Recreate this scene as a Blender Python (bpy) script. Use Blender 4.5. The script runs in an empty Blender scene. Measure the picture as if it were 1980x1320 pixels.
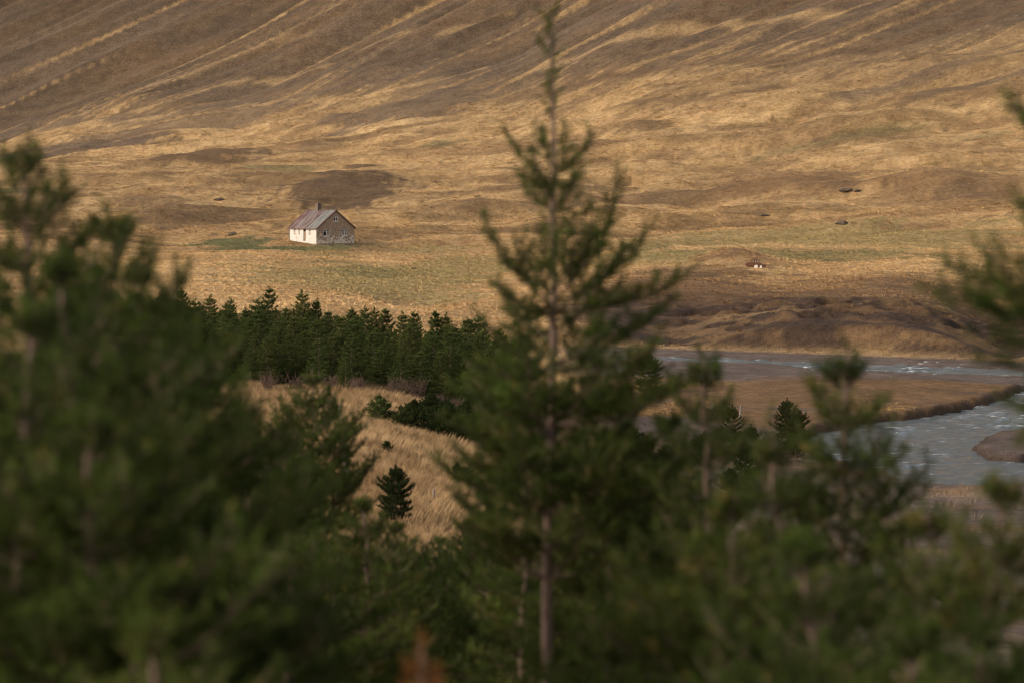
import bpy, bmesh, math, random
import numpy as np
from mathutils import Vector, Matrix

S = bpy.context.scene
COL = S.collection
R = math.radians

# ------------------------------------------------------------------ camera, world, sun, exposure
CAMZ = 20.0            # metres above the river
FPX = 5500.0           # focal length in photo pixels (1980 px across 36 mm, 100 mm lens)
PITCH = math.atan(330.0 / FPX)
cam_d = bpy.data.cameras.new('camera')
cam_d.lens = 100.0
cam_d.sensor_width = 36.0
cam_d.clip_start = 0.5
cam_d.clip_end = 12000
cam_d.dof.use_dof = True
cam_d.dof.focus_distance = 420
cam_d.dof.aperture_fstop = 2.0
cam = bpy.data.objects.new('camera', cam_d)
cam.location = (0, 0, CAMZ)
cam.rotation_euler = (R(90) - PITCH, 0, 0)
COL.objects.link(cam)
S.camera = cam

SUN_AZ = R(68)         # left of the direction from the scene back to the camera
SUN_EL = R(27)
to_sun = Vector((-math.sin(SUN_AZ) * math.cos(SUN_EL), -math.cos(SUN_AZ) * math.cos(SUN_EL), math.sin(SUN_EL)))
world = bpy.data.worlds.new('World')
S.world = world
world.use_nodes = True
nt = world.node_tree
nt.nodes.clear()
sky = nt.nodes.new('ShaderNodeTexSky')
sky.sky_type = 'NISHITA'
sky.sun_disc = False
sky.sun_elevation = SUN_EL
sky.sun_rotation = math.atan2(to_sun.x, to_sun.y)
sky.air_density = 1.0
sky.dust_density = 3.0
bg = nt.nodes.new('ShaderNodeBackground')
bg.inputs['Strength'].default_value = 0.125
wo = nt.nodes.new('ShaderNodeOutputWorld')
veil = nt.nodes.new('ShaderNodeHueSaturation')      # thin even cloud: the blue is washed out all over
veil.inputs['Saturation'].default_value = 0.35
nt.links.new(sky.outputs[0], veil.inputs['Color'])
nt.links.new(veil.outputs[0], bg.inputs['Color'])
nt.links.new(bg.outputs[0], wo.inputs['Surface'])
sun_d = bpy.data.lights.new('sun', 'SUN')
sun_d.energy = 1.35
sun_d.angle = R(10)
sun_d.color = (1.0, 0.86, 0.68)
sun = bpy.data.objects.new('sun', sun_d)
sun.rotation_euler = (-to_sun).to_track_quat('-Z', 'Y').to_euler()
sun.location = (-200, -60, 200)
COL.objects.link(sun)
S.view_settings.view_transform = 'Standard'
S.view_settings.look = 'None'
S.view_settings.gamma = 1
S.view_settings.exposure = 1.25
S.render.engine = 'CYCLES'
S.cycles.max_bounces = 5
S.cycles.diffuse_bounces = 3
S.cycles.glossy_bounces = 2
S.cycles.use_denoising = True
S.cycles.denoising_prefilter = 'ACCURATE'
S.cycles.filter_width = 1.2
S.cycles.use_adaptive_sampling = False

# ------------------------------------------------------------------ maths helpers
def pixdir(px, py):
    u = (px - 990.0) / FPX
    v = -(py - 660.0) / FPX
    c, s = math.cos(PITCH), math.sin(PITCH)
    return np.array([u, c + v * s, -s + v * c])

def at_y(px, py, Y):
    d = pixdir(px, py)
    return np.array([0, 0, CAMZ]) + d * (Y / d[1])

def _hash(ix, iy, seed):
    h = (ix.astype(np.int64) * 374761393 + iy.astype(np.int64) * 668265263 + seed * 974711) & 0xffffffff
    h = ((h ^ (h >> 13)) * 1274126177) & 0xffffffff
    h = h ^ (h >> 16)
    h = (h * 2246822519) & 0xffffffff
    h = h ^ (h >> 15)
    return h

def noise(x, y, seed=0):
    x = np.asarray(x, float); y = np.asarray(y, float)
    ix = np.floor(x); iy = np.floor(y)
    fx = x - ix; fy = y - iy
    ux = fx * fx * fx * (fx * (fx * 6 - 15) + 10); uy = fy * fy * fy * (fy * (fy * 6 - 15) + 10)
    def g(dx, dy):
        a = _hash(ix + dx, iy + dy, seed) * (2 * math.pi / 4294967296.0)
        return np.cos(a) * (fx - dx) + np.sin(a) * (fy - dy)
    a = g(0, 0) * (1 - ux) + g(1, 0) * ux
    b = g(0, 1) * (1 - ux) + g(1, 1) * ux
    return (a * (1 - uy) + b * uy) * 1.5

def fbm(x, y, seed=0, oct=4, gain=0.5):
    s = 0; a = 1.0; n = 0
    for k in range(oct):
        s = s + a * noise(x * 2.03 ** k + 17.3 * k, y * 2.03 ** k - 9.1 * k, seed + k)
        n += a; a *= gain
    return s / n ** 0.7

def sstep(a, b, x):
    t = np.clip((x - a) / (b - a), 0, 1)
    return t * t * (3 - 2 * t)

# ------------------------------------------------------------------ the lie of the land: measured rows (photo x, photo y, distance)
CTRL = []
def row(Y, pairs):
    for px, py in pairs:
        CTRL.append((px, py, Y))
def zrow(Y, pairs):                       # height above the river instead of photo y
    for px, z in pairs:
        e = (z - CAMZ) / Y
        CTRL.append((px, 330 - e * FPX, Y))
zrow(3, [(-3000, 18.2), (-500, 18.2), (990, 18.2), (2500, 18.2), (5000, 18.2)])
zrow(9, [(-3000, 17.4), (-500, 17.4), (990, 17.3), (2500, 17.2), (5000, 17)])
zrow(18, [(-3000, 16), (-500, 16), (500, 15.8), (990, 15.6), (1600, 15.3), (2500, 15), (5000, 14)])
zrow(40, [(-3000, 13), (-500, 12.9), (500, 12.6), (990, 12), (1600, 11.3), (2500, 11), (5000, 10)])
zrow(70, [(-3000, 10), (-500, 9.6), (500, 9.3), (990, 9), (1600, 8.2), (2500, 8), (5000, 7)])
zrow(100, [(-3000, 8.5), (-500, 8.1), (400, 7.9), (800, 7.7), (1100, 6.8), (1600, 5.2), (2500, 4.6), (5000, 4)])
zrow(130, [(-3000, 8), (-500, 7.6), (400, 7.4), (760, 7.3), (930, 6.1), (1100, 4.6), (1600, 2.6), (2500, 2.2), (5000, 2)])
zrow(165, [(-3000, 7.5), (-500, 7.2), (400, 7.0), (740, 6.8), (900, 5.4), (1100, 3.1), (1300, 2.0), (1600, 0.7), (2500, 0.6), (5000, 0.6)])
zrow(200, [(-3000, 7), (-500, 6), (400, 5.0), (750, 4.2), (950, 2.6), (1100, 1.6), (1300, 1.3), (1600, 0.5), (2500, 0.5), (5000, 0.5)])
zrow(245, [(-3000, 6), (-500, 4.5), (400, 3.8), (750, 2.8), (950, 1.6), (1300, 0.8), (1980, 0.8), (2500, 0.8), (5000, 0.6)])
zrow(300, [(-3000, 6), (-500, 5), (300, 4.4), (750, 2.6), (950, 1.2), (1300, 0.45), (1980, 0.5), (2500, 0.5), (5000, 0.5)])
zrow(322, [(990, 1.0), (1300, 0.5)]); zrow(303, [(1980, 0.5), (2500, 0.5), (5000, 0.6)])
row(345, [(-500, 560), (300, 570), (650, 585), (900, 610)])
row(338, [(1100, 608), (1300, 612)]); row(331, [(1500, 608)]); row(322, [(1800, 614)]); row(317, [(2100, 618), (2500, 616)])
row(375, [(1300, 556), (1500, 566), (1800, 566), (2100, 566), (2500, 560)])
row(420, [(-500, 522), (300, 520), (650, 535), (900, 545), (1200, 520), (1450, 513), (1800, 516), (2200, 515)])
row(555, [(-1500, 470), (-500, 472), (300, 472), (648, 475), (900, 476), (1300, 468), (1700, 452), (2200, 440)])
row(700, [(-1500, 395), (-500, 400), (0, 402), (500, 398), (990, 394), (1500, 385), (1980, 345), (2600, 290)])
row(880, [(-1500, 345), (-500, 350), (0, 350), (500, 332), (990, 298), (1500, 205), (1980, 110), (2600, -20)])
row(1120, [(-1500, 322), (-500, 320), (0, 308), (500, 250), (990, 118), (1500, -70), (1980, -200), (2600, -400)])
row(1300, [(-1500, 312), (-500, 300), (0, 272), (500, 128), (990, -80), (1500, -260), (1980, -400)])
row(1550, [(-1500, 300), (-500, 270), (0, 118), (500, -75), (990, -290)])
row(1900, [(-1500, 280), (-500, 150), (0, -90), (500, -300), (990, -520), (2000, -800)])
row(2600, [(-3000, 200), (-1500, 100), (-500, -150), (300, -420), (990, -650), (3000, -1100)])
row(4200, [(-4000, -100), (-1500, -250), (0, -500), (990, -650), (4000, -1000)])
KT, KL = 6.0, 1.0
_ct = np.array([[at_y(px, py, Y)[0] / Y * KT, math.log(Y) * KL] for px, py, Y in CTRL])
_ce = np.array([(at_y(px, py, Y)[2] - CAMZ) / Y for px, py, Y in CTRL])
def _tps(a, b):
    d2 = ((a[:, None, :] - b[None, :, :]) ** 2).sum(-1)
    return 0.5 * d2 * np.log(d2 + 1e-9)
_n = len(_ct)
_A = np.zeros((_n + 3, _n + 3))
_A[:_n, :_n] = _tps(_ct, _ct) + np.eye(_n) * 2e-4
_A[:_n, _n] = 1; _A[:_n, _n + 1:] = _ct
_A[_n:, :_n] = _A[:_n, _n:].T
_w = np.linalg.solve(_A, np.concatenate([_ce, [0, 0, 0]]))
def base_height(x, y):
    x = np.asarray(x, float).ravel(); y = np.asarray(y, float).ravel()
    yy = np.maximum(y, 2.0)
    q = np.stack([np.clip(x / yy, -1.2, 1.2) * KT, np.log(yy) * KL], -1)
    out = np.empty(len(q))
    for i in range(0, len(q), 40000):
        p = q[i:i + 40000]
        out[i:i + 40000] = _tps(p, _ct) @ _w[:_n] + _w[_n] + p @ _w[_n + 1:]
    return CAMZ + out * yy

# ground point under a photo pixel on the smooth land
_YS = np.exp(np.linspace(math.log(20), math.log(3500), 900))
def at(px, py, z=None):
    d = pixdir(px, py)
    if z is not None:
        return np.array([0, 0, CAMZ]) + d * ((z - CAMZ) / d[2])
    p = d[None, :] * (_YS / d[1])[:, None]
    h = base_height(p[:, 0], p[:, 1]) - (CAMZ + p[:, 2])
    k = np.argmax(h > 0) if (h > 0).any() else len(h) - 1
    k = max(k, 1)
    f = -h[k - 1] / (h[k] - h[k - 1] + 1e-9)
    Y = _YS[k - 1] + (_YS[k] - _YS[k - 1]) * min(max(f, 0), 1)
    return at_y(px, py, Y)

# the river: outlines on the water level
def poly_world(pts):
    return np.array([at(px, py, z=0.0)[:2] for px, py in pts])
RIVER_NEAR = poly_world([(1540, 852), (1590, 838), (1640, 826), (1700, 818), (1800, 806), (1900, 787), (1945, 768), (1990, 757), (2120, 748), (2600, 742),
                         (2600, 985), (2100, 962), (1980, 951), (1900, 951), (1780, 943), (1735, 925), (1680, 911), (1640, 897), (1600, 876)])
RIVER_FAR = poly_world([(1150, 690), (1300, 692), (1400, 695), (1600, 702), (1800, 710), (1980, 716), (2600, 735), (2600, 766), (2000, 728), (1900, 725), (1700, 718),
                        (1570, 711), (1500, 704), (1380, 699), (1250, 696)])
ISLAND = poly_world([(1882, 868), (1892, 852), (1925, 843), (2000, 838), (2100, 850), (2050, 888), (1960, 898), (1905, 888)])
def poly_sd(P, x, y):                      # signed distance, negative inside
    d = np.full(x.shape, 1e18); ins = np.zeros(x.shape, bool)
    for i in range(len(P)):
        ax, ay = P[i]; bx, by = P[(i + 1) % len(P)]
        ex, ey = bx - ax, by - ay
        wx, wy = x - ax, y - ay
        t = np.clip((wx * ex + wy * ey) / (ex * ex + ey * ey), 0, 1)
        d = np.minimum(d, (wx - ex * t) ** 2 + (wy - ey * t) ** 2)
        c = (ay > y) != (by > y)
        with np.errstate(divide='ignore', invalid='ignore'):
            xi = ax + (y - ay) * ex / (ey if abs(ey) > 1e-9 else 1e-9)
        ins ^= c & (x < xi)
    d = np.sqrt(d)
    return np.where(ins, -d, d)
def river_sd(x, y):
    out = np.full(x.shape, 50.0)
    m = (y > 120) & (y < 420) & (np.abs(x) < 260)
    if m.any():
        xs, ys = x[m], y[m]
        j = fbm(xs / 5, ys / 7, 71, 3) * 0.9 + fbm(xs / 1.3, ys / 1.6, 72, 2) * 0.45
        a = np.minimum(poly_sd(RIVER_NEAR, xs, ys), poly_sd(RIVER_FAR, xs, ys) * 1.0)
        out[m] = np.maximum(a, -poly_sd(ISLAND, xs, ys)) + j
    return out

# fall line of the mountain side (runs down to the left)
FX, FY = -0.86, -0.51
def mountain(x, y):
    foot = base_height(x, y)
    t = x / np.maximum(y, 2)
    yf = np.interp(t, [-0.5, -0.18, -0.09, 0, 0.09, 0.18, 0.5], [1700, 1240, 1130, 975, 880, 820, 650])
    return (y - yf)                         # metres beyond the foot

HOUSE = at(613, 474)
HANG = R(40)
HW, HL = 9.1, 9.3
_hc = HOUSE[:2] + np.array([math.cos(HANG), math.sin(HANG)]) * HW / 2 + np.array([-math.sin(HANG), math.cos(HANG)]) * HL / 2

# soft mounds, hollows: photo centre, half sizes (photo px), height in metres
MOUNDS = [(690, 352, 130, 22, 1.6), (410, 312, 110, 14, 1.6), (700, 318, 45, 9, 0.8), (330, 372, 150, 14, 1.0), (330, 420, 120, 20, 1.2), (1480, 365, 190, 30, 2.4),
          (1290, 395, 120, 16, -1.2), (1830, 372, 130, 24, 1.4), (1420, 505, 90, 12, 1.1), (1250, 490, 70, 8, 0.8), (1230, 250, 60, 10, 0.9), (560, 505, 260, 16, 0.7),
          (1100, 440, 120, 18, 1.0), (900, 410, 120, 14, 0.9), (1640, 250, 140, 12, 1.2), (850, 250, 120, 14, 1.3), (200, 330, 160, 10, 1.2), (1750, 560, 130, 14, 0.8),
          (800, 575, 90, 14, -1.2), (1180, 330, 160, 14, 1.4)]
def world_ellipse(px, py, rx, ry):
    c = at(px, py); a = at(px, py - ry); b = at(px, py + ry)
    return c[0], c[1], rx * c[1] / FPX, max(abs(a[1] - b[1]) / 2, 2.0)
_MW = [world_ellipse(*m[:4]) + (m[4] * 1.6,) for m in MOUNDS]

def yrel(x, y):
    return y + 317 - np.interp(x / np.maximum(y, 2), [0.0, 0.04, 0.09, 0.165, 0.2], [330, 325, 317, 304, 299])
def height(x, y):
    shp = np.shape(x)
    x = np.asarray(x, float).ravel(); y = np.asarray(y, float).ravel()
    z = base_height(x, y)
    sd = river_sd(x, y)
    m = mountain(x, y)
    mt = sstep(0, 220, m)
    plain = sstep(330, 420, y) * (1 - mt)
    wx = fbm(x / 60, y / 60, 5, 2) * 10
    z = z + plain * (fbm((x + wx + y * .3) / 62, y / 34, 11, 3) * 5.0 * sstep(420, 700, y) + fbm((x + wx) / 24, y / 15, 12, 3) * 1.3 * sstep(400, 640, y) + fbm((x + wx) / 22, y / 13, 14, 3) * 0.25 + np.maximum(fbm(x / 6, y / 4, 13, 3), -0.1) * 0.28)
    for cx, cy, rx, ry, h in _MW:
        q = ((x - cx) / rx) ** 2 + ((y - cy) / ry) ** 2
        k = q < 9
        z[k] += h * np.exp(-q[k] * 1.4)
    # gullies and ribs of the mountain side
    a = x * FX + y * FY
    b = -x * FY + y * FX
    b2 = b + fbm(a / 260, b / 120, 21, 2) * 14
    g = fbm(b2 / 40, a / 700, 22, 2)
    g2 = fbm(b2 / 15, a / 300, 25, 2)
    z = z + mt * (g * 12.5 + g2 * 4.2 + fbm(b2 / 6, a / 160, 26, 3) * (1 - sstep(1150, 1450, y))) * sstep(0, 300, m + 60)
    # near slopes
    near = 1 - sstep(240, 330, y)
    z = z + near * (fbm(x / 9, y / 9, 31, 3) * 0.22 + fbm(x / 2.2, y / 2.2, 32, 2) * 0.07) * sstep(2, 14, sd)
    # cut bank beyond the river
    yr = yrel(x, y) + fbm(x / 9, y / 30, 45, 3) * 3.5
    z = z + 0.7 * (sstep(313, 326, yr) - sstep(324, 415, yr)) * sstep(8, 26, x) * (y < 460)
    bank = sstep(316, 321, yr) * (1 - sstep(338, 366, yr)) * sstep(10, 30, x)
    hol = fbm(x / 9, yr / 6, 41, 5)
    z = z + bank * (-1.6 * sstep(0.0, 0.5, hol) + 0.7 * sstep(0.0, 0.5, fbm(x / 7, y / 6, 43, 3)) + fbm(x / 3, y / 2.6, 44, 3) * 0.22)
    # valley floor and river bed
    floor = (y > 160) & (y < 330) & (sd < 40)
    fl = fbm(x / 6, y / 6, 51, 3)
    edge = sstep(-0.9, 0.9, sd)
    low = np.maximum(z, 0.28 + 0.15 * fl + 0.25 * sstep(0, 5, sd))
    sf = np.full(x.shape, 60.0); sf[floor] = poly_sd(RIVER_FAR, x[floor], y[floor])
    low = np.minimum(low, 0.10 + 0.05 * fl + np.maximum(sf, 0) * 0.016 + 8 * sstep(14, 30, sf) * (y < 260) + 8 * sstep(309, 322, yrel(x, y)))
    zz = low * edge + (-0.9) * (1 - edge)
    z = np.where(floor, zz, z)
    # the house stands on a levelled place, a little higher on its far left
    d = np.hypot(x - _hc[0], y - _hc[1])
    lx = (x - HOUSE[0]) * math.cos(HANG) + (y - HOUSE[1]) * math.sin(HANG)
    ly = -(x - HOUSE[0]) * math.sin(HANG) + (y - HOUSE[1]) * math.cos(HANG)
    pad = HOUSE[2] + np.clip(ly, -4, 12) * 0.085 + fbm(x / 3, y / 3, 61, 2) * 0.12
    w = 1 - sstep(6.5, 15, d)
    z = z * (1 - w) + pad * w
    return z.reshape(shp)
def ground(x, y):
    return float(height(np.array([x]), np.array([y]))[0])

# ------------------------------------------------------------------ ground colours (what grows or lies where)
C_STRAW = np.array([0.42, 0.265, 0.120]); C_STRAW2 = np.array([0.27, 0.160, 0.068]); C_PALE = np.array([0.48, 0.325, 0.158])
C_HEATH = np.array([0.106, 0.063, 0.032]); C_SCREE = np.array([0.104, 0.069, 0.043]); C_GREEN = np.array([0.082, 0.083, 0.031])
C_OLIVE = np.array([0.21, 0.155, 0.062]); C_GRAVEL = np.array([0.120, 0.086, 0.068]); C_SOIL = np.array([0.050, 0.030, 0.019]); C_RUST = np.array([0.180, 0.100, 0.046]); C_BANK = np.array([0.088, 0.048, 0.024])
# photo centre, half sizes, kind, strength
PATCHES = [(670, 372, 130, 22, 'heath', 1.0), (410, 313, 110, 10, 'heath', .9), (700, 319, 42, 7, 'heath', .9), (610, 290, 60, 6, 'heath', .6), (355, 430, 120, 14, 'heath', .6),
           (300, 412, 70, 14, 'heath', .5), (640, 375, 40, 8, 'heath', .6), (200, 376, 110, 4, 'heath', .5), (520, 360, 50, 6, 'heath', .4), (430, 345, 60, 6, 'heath', .2), (480, 425, 60, 10, 'heath', .4),
           (1500, 360, 150, 32, 'rust', .7), (1300, 380, 120, 13, 'heath', .5), (1170, 390, 90, 14, 'rust', .6), (1840, 375, 140, 22, 'rust', .7), (1850, 378, 50, 9, 'heath', .6),
           (1450, 415, 60, 8, 'heath', .4), (880, 425, 110, 12, 'heath', .5), (1080, 395, 80, 12, 'rust', .6), (1250, 250, 60, 9, 'heath', .7), (1500, 235, 160, 8, 'rust', .6),
           (1290, 300, 70, 7, 'heath', .4), (1730, 205, 80, 9, 'heath', .6), (1640, 370, 40, 7, 'heath', .6), (800, 210, 190, 22, 'scree', .8), (330, 250, 280, 12, 'scree', .7), (150, 293, 200, 7, 'scree', .9),
           (435, 468, 90, 9, 'green', .9), (510, 479, 110, 8, 'green', .8), (570, 483, 130, 6, 'green', .65), (690, 482, 90, 6, 'green', .6), (850, 488, 100, 7, 'olive', .6), (550, 327, 70, 6, 'green', .45), (850, 285, 50, 5, 'green', .5), (30, 380, 40, 4, 'green', .7),
           (1500, 492, 330, 11, 'green', .62), (1250, 490, 60, 6, 'green', .6), (1600, 460, 400, 22, 'olive', .7), (1300, 500, 110, 12, 'olive', .6), (700, 540, 230, 26, 'olive', .75), (900, 520, 110, 22, 'olive', .7),
           (620, 500, 60, 8, 'green', .35), (720, 530, 90, 9, 'green', .35), (1650, 262, 180, 5, 'green', .4), (1880, 330, 90, 8, 'green', .35), (1900, 260, 60, 4, 'green', .3),
           (1330, 560, 190, 36, 'rust', .95), (1330, 530, 110, 12, 'heath', .6), (1700, 555, 260, 26, 'rust', .8), (1750, 560, 110, 10, 'heath', .5), (1420, 508, 80, 6, 'rust', .8), (1250, 600, 200, 30, 'rust', .9)]
_PW = [world_ellipse(*p[:4]) + p[4:] for p in PATCHES]
KC = dict(pale=C_STRAW, heath=C_HEATH, scree=C_SCREE, green=C_GREEN, olive=C_OLIVE, rust=C_RUST)

# long streaks of straw and of bare scree down the mountain side: photo points, half width (photo px), kind, strength
STREAKS = [([(0, 170), (140, 117), (245, 80), (310, 35)], 20, 'scree', .9), ([(0, 100), (150, 50), (300, 0)], 24, 'scree', .8), ([(0, 258), (160, 238), (285, 232), (445, 202), (560, 195)], 13, 'scree', .9),
           ([(173, 121), (340, 97), (400, 75)], 6, 'heath', .9), ([(200, 198), (380, 150), (525, 113), (646, 80), (800, 36)], 8, 'scree', .85), ([(300, 205), (520, 165), (700, 120)], 6, 'scree', .7),
           ([(560, 150), (800, 75), (960, 30)], 6, 'heath', .8), ([(620, 180), (800, 130), (990, 60)], 7, 'scree', .8), ([(700, 215), (850, 180), (960, 150)], 12, 'scree', .9),
           ([(990, 195), (1200, 150), (1500, 120), (1700, 80), (1980, 15)], 11, 'heath', .85), ([(960, 130), (1090, 60), (1300, 12)], 16, 'scree', .9), ([(1300, 60), (1500, 10)], 10, 'heath', .8), ([(1640, 182), (1790, 150), (1980, 100)], 8, 'scree', .85),
           ([(1230, 203), (1370, 187), (1500, 160)], 6, 'heath', .8), ([(1790, 187), (1980, 150)], 8, 'scree', .8), ([(1100, 170), (1300, 130), (1450, 100)], 7, 'heath', .7), ([(1500, 90), (1700, 50), (1850, 10)], 8, 'heath', .7),
           ([(0, 224), (121, 186), (198, 156), (291, 117), (404, 77), (521, 20)], 3.5, 'pale', .85), ([(0, 240), (113, 206), (170, 188)], 5, 'pale', .8), ([(141, 226), (202, 202), (283, 174), (364, 158), (521, 93), (606, 69)], 4.5, 'pale', .8),
           ([(275, 218), (404, 182), (525, 154), (646, 117), (800, 60)], 3, 'pale', .7), ([(465, 205), (606, 192), (727, 172), (800, 158), (930, 135)], 5, 'pale', .85), ([(315, 42), (335, 60), (280, 95)], 7, 'pale', .7), ([(0, 280), (65, 264), (200, 244), (330, 222)], 4, 'pale', .9),
           ([(1070, 130), (1240, 80), (1340, 50), (1490, 35), (1610, 28)], 6, 'pale', .85), ([(1665, 137), (1840, 105), (1980, 65)], 6, 'pale', .8), ([(850, 70), (990, 20)], 3, 'pale', .7), ([(640, 60), (800, 5)], 3, 'pale', .7), ([(1150, 195), (1300, 160), (1480, 140)], 4, 'pale', .7)]
def _streak(pts, w, kind, st):
    P = np.array([at(px, py)[:2] for px, py in pts])
    m = len(pts) // 2; q = at(pts[m][0], pts[m][1] + w)[:2]
    i = max(m - 1, 0); e = P[i + 1] - P[i]; e /= np.linalg.norm(e)
    r = q - P[m]; hw = abs(r[0] * e[1] - r[1] * e[0])
    return P, max(hw, 1.5), kind, st
_SW = [_streak(*k) for k in STREAKS]

def ground_color(x, y, z, steep):
    n1 = fbm(x / 18, y / 18, 81, 4); n2 = fbm(x / 3.2, y / 3.2, 82, 3); n3 = fbm(x / 60, y / 40, 83, 3); n4 = fbm(x / 9, y / 6, 86, 3)
    def mix(c, k, m): return c * (1 - m[:, None]) + k * m[:, None]
    c = np.tile(C_STRAW, (len(x), 1))
    c = mix(c, C_STRAW2, np.clip(0.45 + n1 * 0.7 + n2 * 0.45, 0, 1))
    c = mix(c, C_PALE, np.clip(n3 * 0.9 - 0.1, 0, 0.6))
    kn = (1 - sstep(176, 190, y)) * (1 - sstep(0.0, 0.06, x / np.maximum(y, 2)))
    c = mix(c, c * np.array([0.80, 0.80, 0.86]), kn)           # knoll straw darkened: cloud shade put into the colour
    # brown heath on the plain, with hollow shading painted into the colour
    h = fbm((x + n1 * 6 + y * 0.3) / 52, y / 24, 84, 4)
    plain = sstep(430, 600, y)
    c = mix(c, C_HEATH, plain * sstep(0.20, 0.40, h + n2 * 0.12 + n4 * 0.1) * 0.75)
    c = mix(c, C_STRAW2 * 0.72, plain * sstep(-0.05, 0.32, h + n2 * 0.15) * 0.75)
    c = mix(c, C_RUST, plain * sstep(0.0, 0.35, fbm((x + y * .3) / 34, y / 17, 85, 3) + n2 * .12) * 0.55)
    c = mix(c, C_HEATH, plain * sstep(0.42, 0.62, n4 + n2 * 0.3) * 0.7)
    m = mountain(x, y)
    mt = sstep(-40, 130, m)
    a = x * FX + y * FY; b = -x * FY + y * FX
    b2 = b + fbm(a / 260, b / 120, 21, 2) * 14
    s = fbm(b2 / 24, a / 520, 91, 3) + 0.85 * fbm(b2 / 8, a / 480, 92, 3) + 0.85 * fbm(b2 / 3, a / 200, 96, 2) + n2 * 0.10
    lvl = 0.22 - 0.84 * sstep(0, 150, m) - 0.35 * sstep(1330, 1560, y)
    sc = sstep(lvl - 0.22, lvl + 0.34, s)
    k = fbm(a / 60, b2 / 30, 93, 3)
    bare = C_SCREE * (0.85 + 0.35 * np.clip(k, -1, 1))[:, None] + (C_HEATH - C_SCREE) * sstep(-0.2, 0.4, k)[:, None] * 0.6
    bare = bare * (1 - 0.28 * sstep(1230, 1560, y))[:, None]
    grass = mix(np.tile(C_STRAW * 0.74, (len(x), 1)), C_STRAW2 * 0.66, np.clip(0.5 + n2 + n1 * 0.5, 0, 1))
    up = grass * (1 - sc[:, None] * 0.92) + bare * sc[:, None] * 0.92
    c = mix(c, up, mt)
    # the far grey flank, top left
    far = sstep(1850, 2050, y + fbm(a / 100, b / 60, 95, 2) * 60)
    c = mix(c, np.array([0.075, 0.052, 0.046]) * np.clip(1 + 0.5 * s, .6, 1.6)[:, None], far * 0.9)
    for pts, hw, kind, st in _SW:
        x0, y0 = pts.min(0) - hw * 3; x1, y1 = pts.max(0) + hw * 3
        sel = np.where((x > x0) & (x < x1) & (y > y0) & (y < y1))[0]
        if not len(sel): continue
        d = np.full(len(sel), 1e9); xs, ys = x[sel], y[sel]
        for i in range(len(pts) - 1):
            ex, ey = pts[i + 1] - pts[i]; wx, wy = xs - pts[i][0], ys - pts[i][1]
            t = np.clip((wx * ex + wy * ey) / (ex * ex + ey * ey), 0, 1)
            d = np.minimum(d, np.hypot(wx - ex * t, wy - ey * t))
        q = d / hw + 0.55 * s[sel] * (1 if kind == 'pale' else -0.6)
        w = (1 - sstep(0.15, 1.35, q)) * st * (0.55 * (1 - 0.95 * sstep(1230, 1420, ys)) if kind == 'pale' else 0.85)
        c[sel] = c[sel] * (1 - w[:, None]) + KC[kind] * w[:, None]
    for cx, cy, rx, ry, kind, st in _PW:
        q = ((x - cx) / rx) ** 2 + ((y - cy) / ry) ** 2
        sel = q < 4
        if sel.any():
            w = (1 - sstep(0.62, 1.12, q[sel] * (1 + 0.8 * n1[sel]) + n2[sel] * 0.75 + n4[sel] * 0.8)) * st
            c[sel] = c[sel] * (1 - w[:, None]) + KC[kind] * w[:, None]
    # cut bank: bare earth, and a brown darkened in colour for cloud shade
    yr = yrel(x, y)
    bank = sstep(309.5, 312, yr) * (1 - sstep(345, 378, yr)) * sstep(2, 14, x)
    hol = fbm(x / 9, yr / 6, 41, 5) + n2 * 0.2
    brow = sstep(325, 335, yr) * (1 - sstep(375, 425, yr)) * sstep(4, 22, x)
    c = mix(c, C_RUST * 0.9, brow * sstep(-0.25, 0.2, fbm(x / 26, yr / 14, 106, 4)) * 0.85)
    c = mix(c, C_HEATH, brow * sstep(0.15, 0.4, fbm(x / 14, yr / 6, 107, 4)) * 0.7)
    c = mix(c, C_BANK, bank * np.clip(0.85 + 0.35 * n1, 0.6, 0.97))
    c = mix(c, C_SOIL, bank * np.clip(sstep(-0.18, 0.02, hol) * 0.95 * (1 - sstep(338, 356, yr)), 0, 1))
    # valley floor: gravel and brown sward
    sd = river_sd(x, y)
    floor = sstep(178, 200, y) * (1 - sstep(308, 311, yr)) * sstep(3, 9, x) * (1 - sstep(1.6, 3.4, z))
    sw = fbm(x / 20, y / 8, 101, 4) + n2 * 0.3
    g0 = at(1600, 765, z=0.5)
    sward = sstep(-0.35, 0.15, sw + 0.4 - ((x - g0[0] + 6) / 30) ** 2 * 0.35 - ((y - g0[1] + 10) / 26) ** 2 * 0.55)
    fc = mix(np.tile(C_GRAVEL, (len(x), 1)) * (1 + 0.3 * n2)[:, None], mix(np.tile(C_RUST * 0.9, (len(x), 1)), C_STRAW2 * 0.8, sstep(0, 0.5, n1)), sward)
    c = mix(c, fc, floor)
    isl = (1 - sstep(0, 2.0, poly_sd(ISLAND, x, y))) if len(x) else 0
    c = mix(c, C_GRAVEL * 0.9, isl * 0.9)
    # stony slope below the near bank, right
    right = sstep(3, 11, x) * sstep(40, 70, y) * (1 - sstep(182, 200, y))
    c = mix(c, C_GRAVEL * (0.95), right * sstep(-0.35, 0.05, fbm(x / 8, y / 14, 103, 3) + 0.1))
    c = mix(c, C_GRAVEL * 1.05, right * 0.75)
    c = mix(c, C_RUST, right * sstep(0.05, 0.5, fbm(x / 5, y / 9, 104, 3)) * 0.6)
    # dark lip of the water: shading of the steep edge painted in soil colour
    c = mix(c, C_SOIL, (1 - sstep(0.2, 1.1, np.abs(sd))) * 0.9)
    c = mix(c, C_SOIL * 1.2, (1 - sstep(-1.0, -0.3, sd)))
    # shaded floor of the wood: needle litter
    return np.clip(c, 0.01, 0.8)

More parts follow.
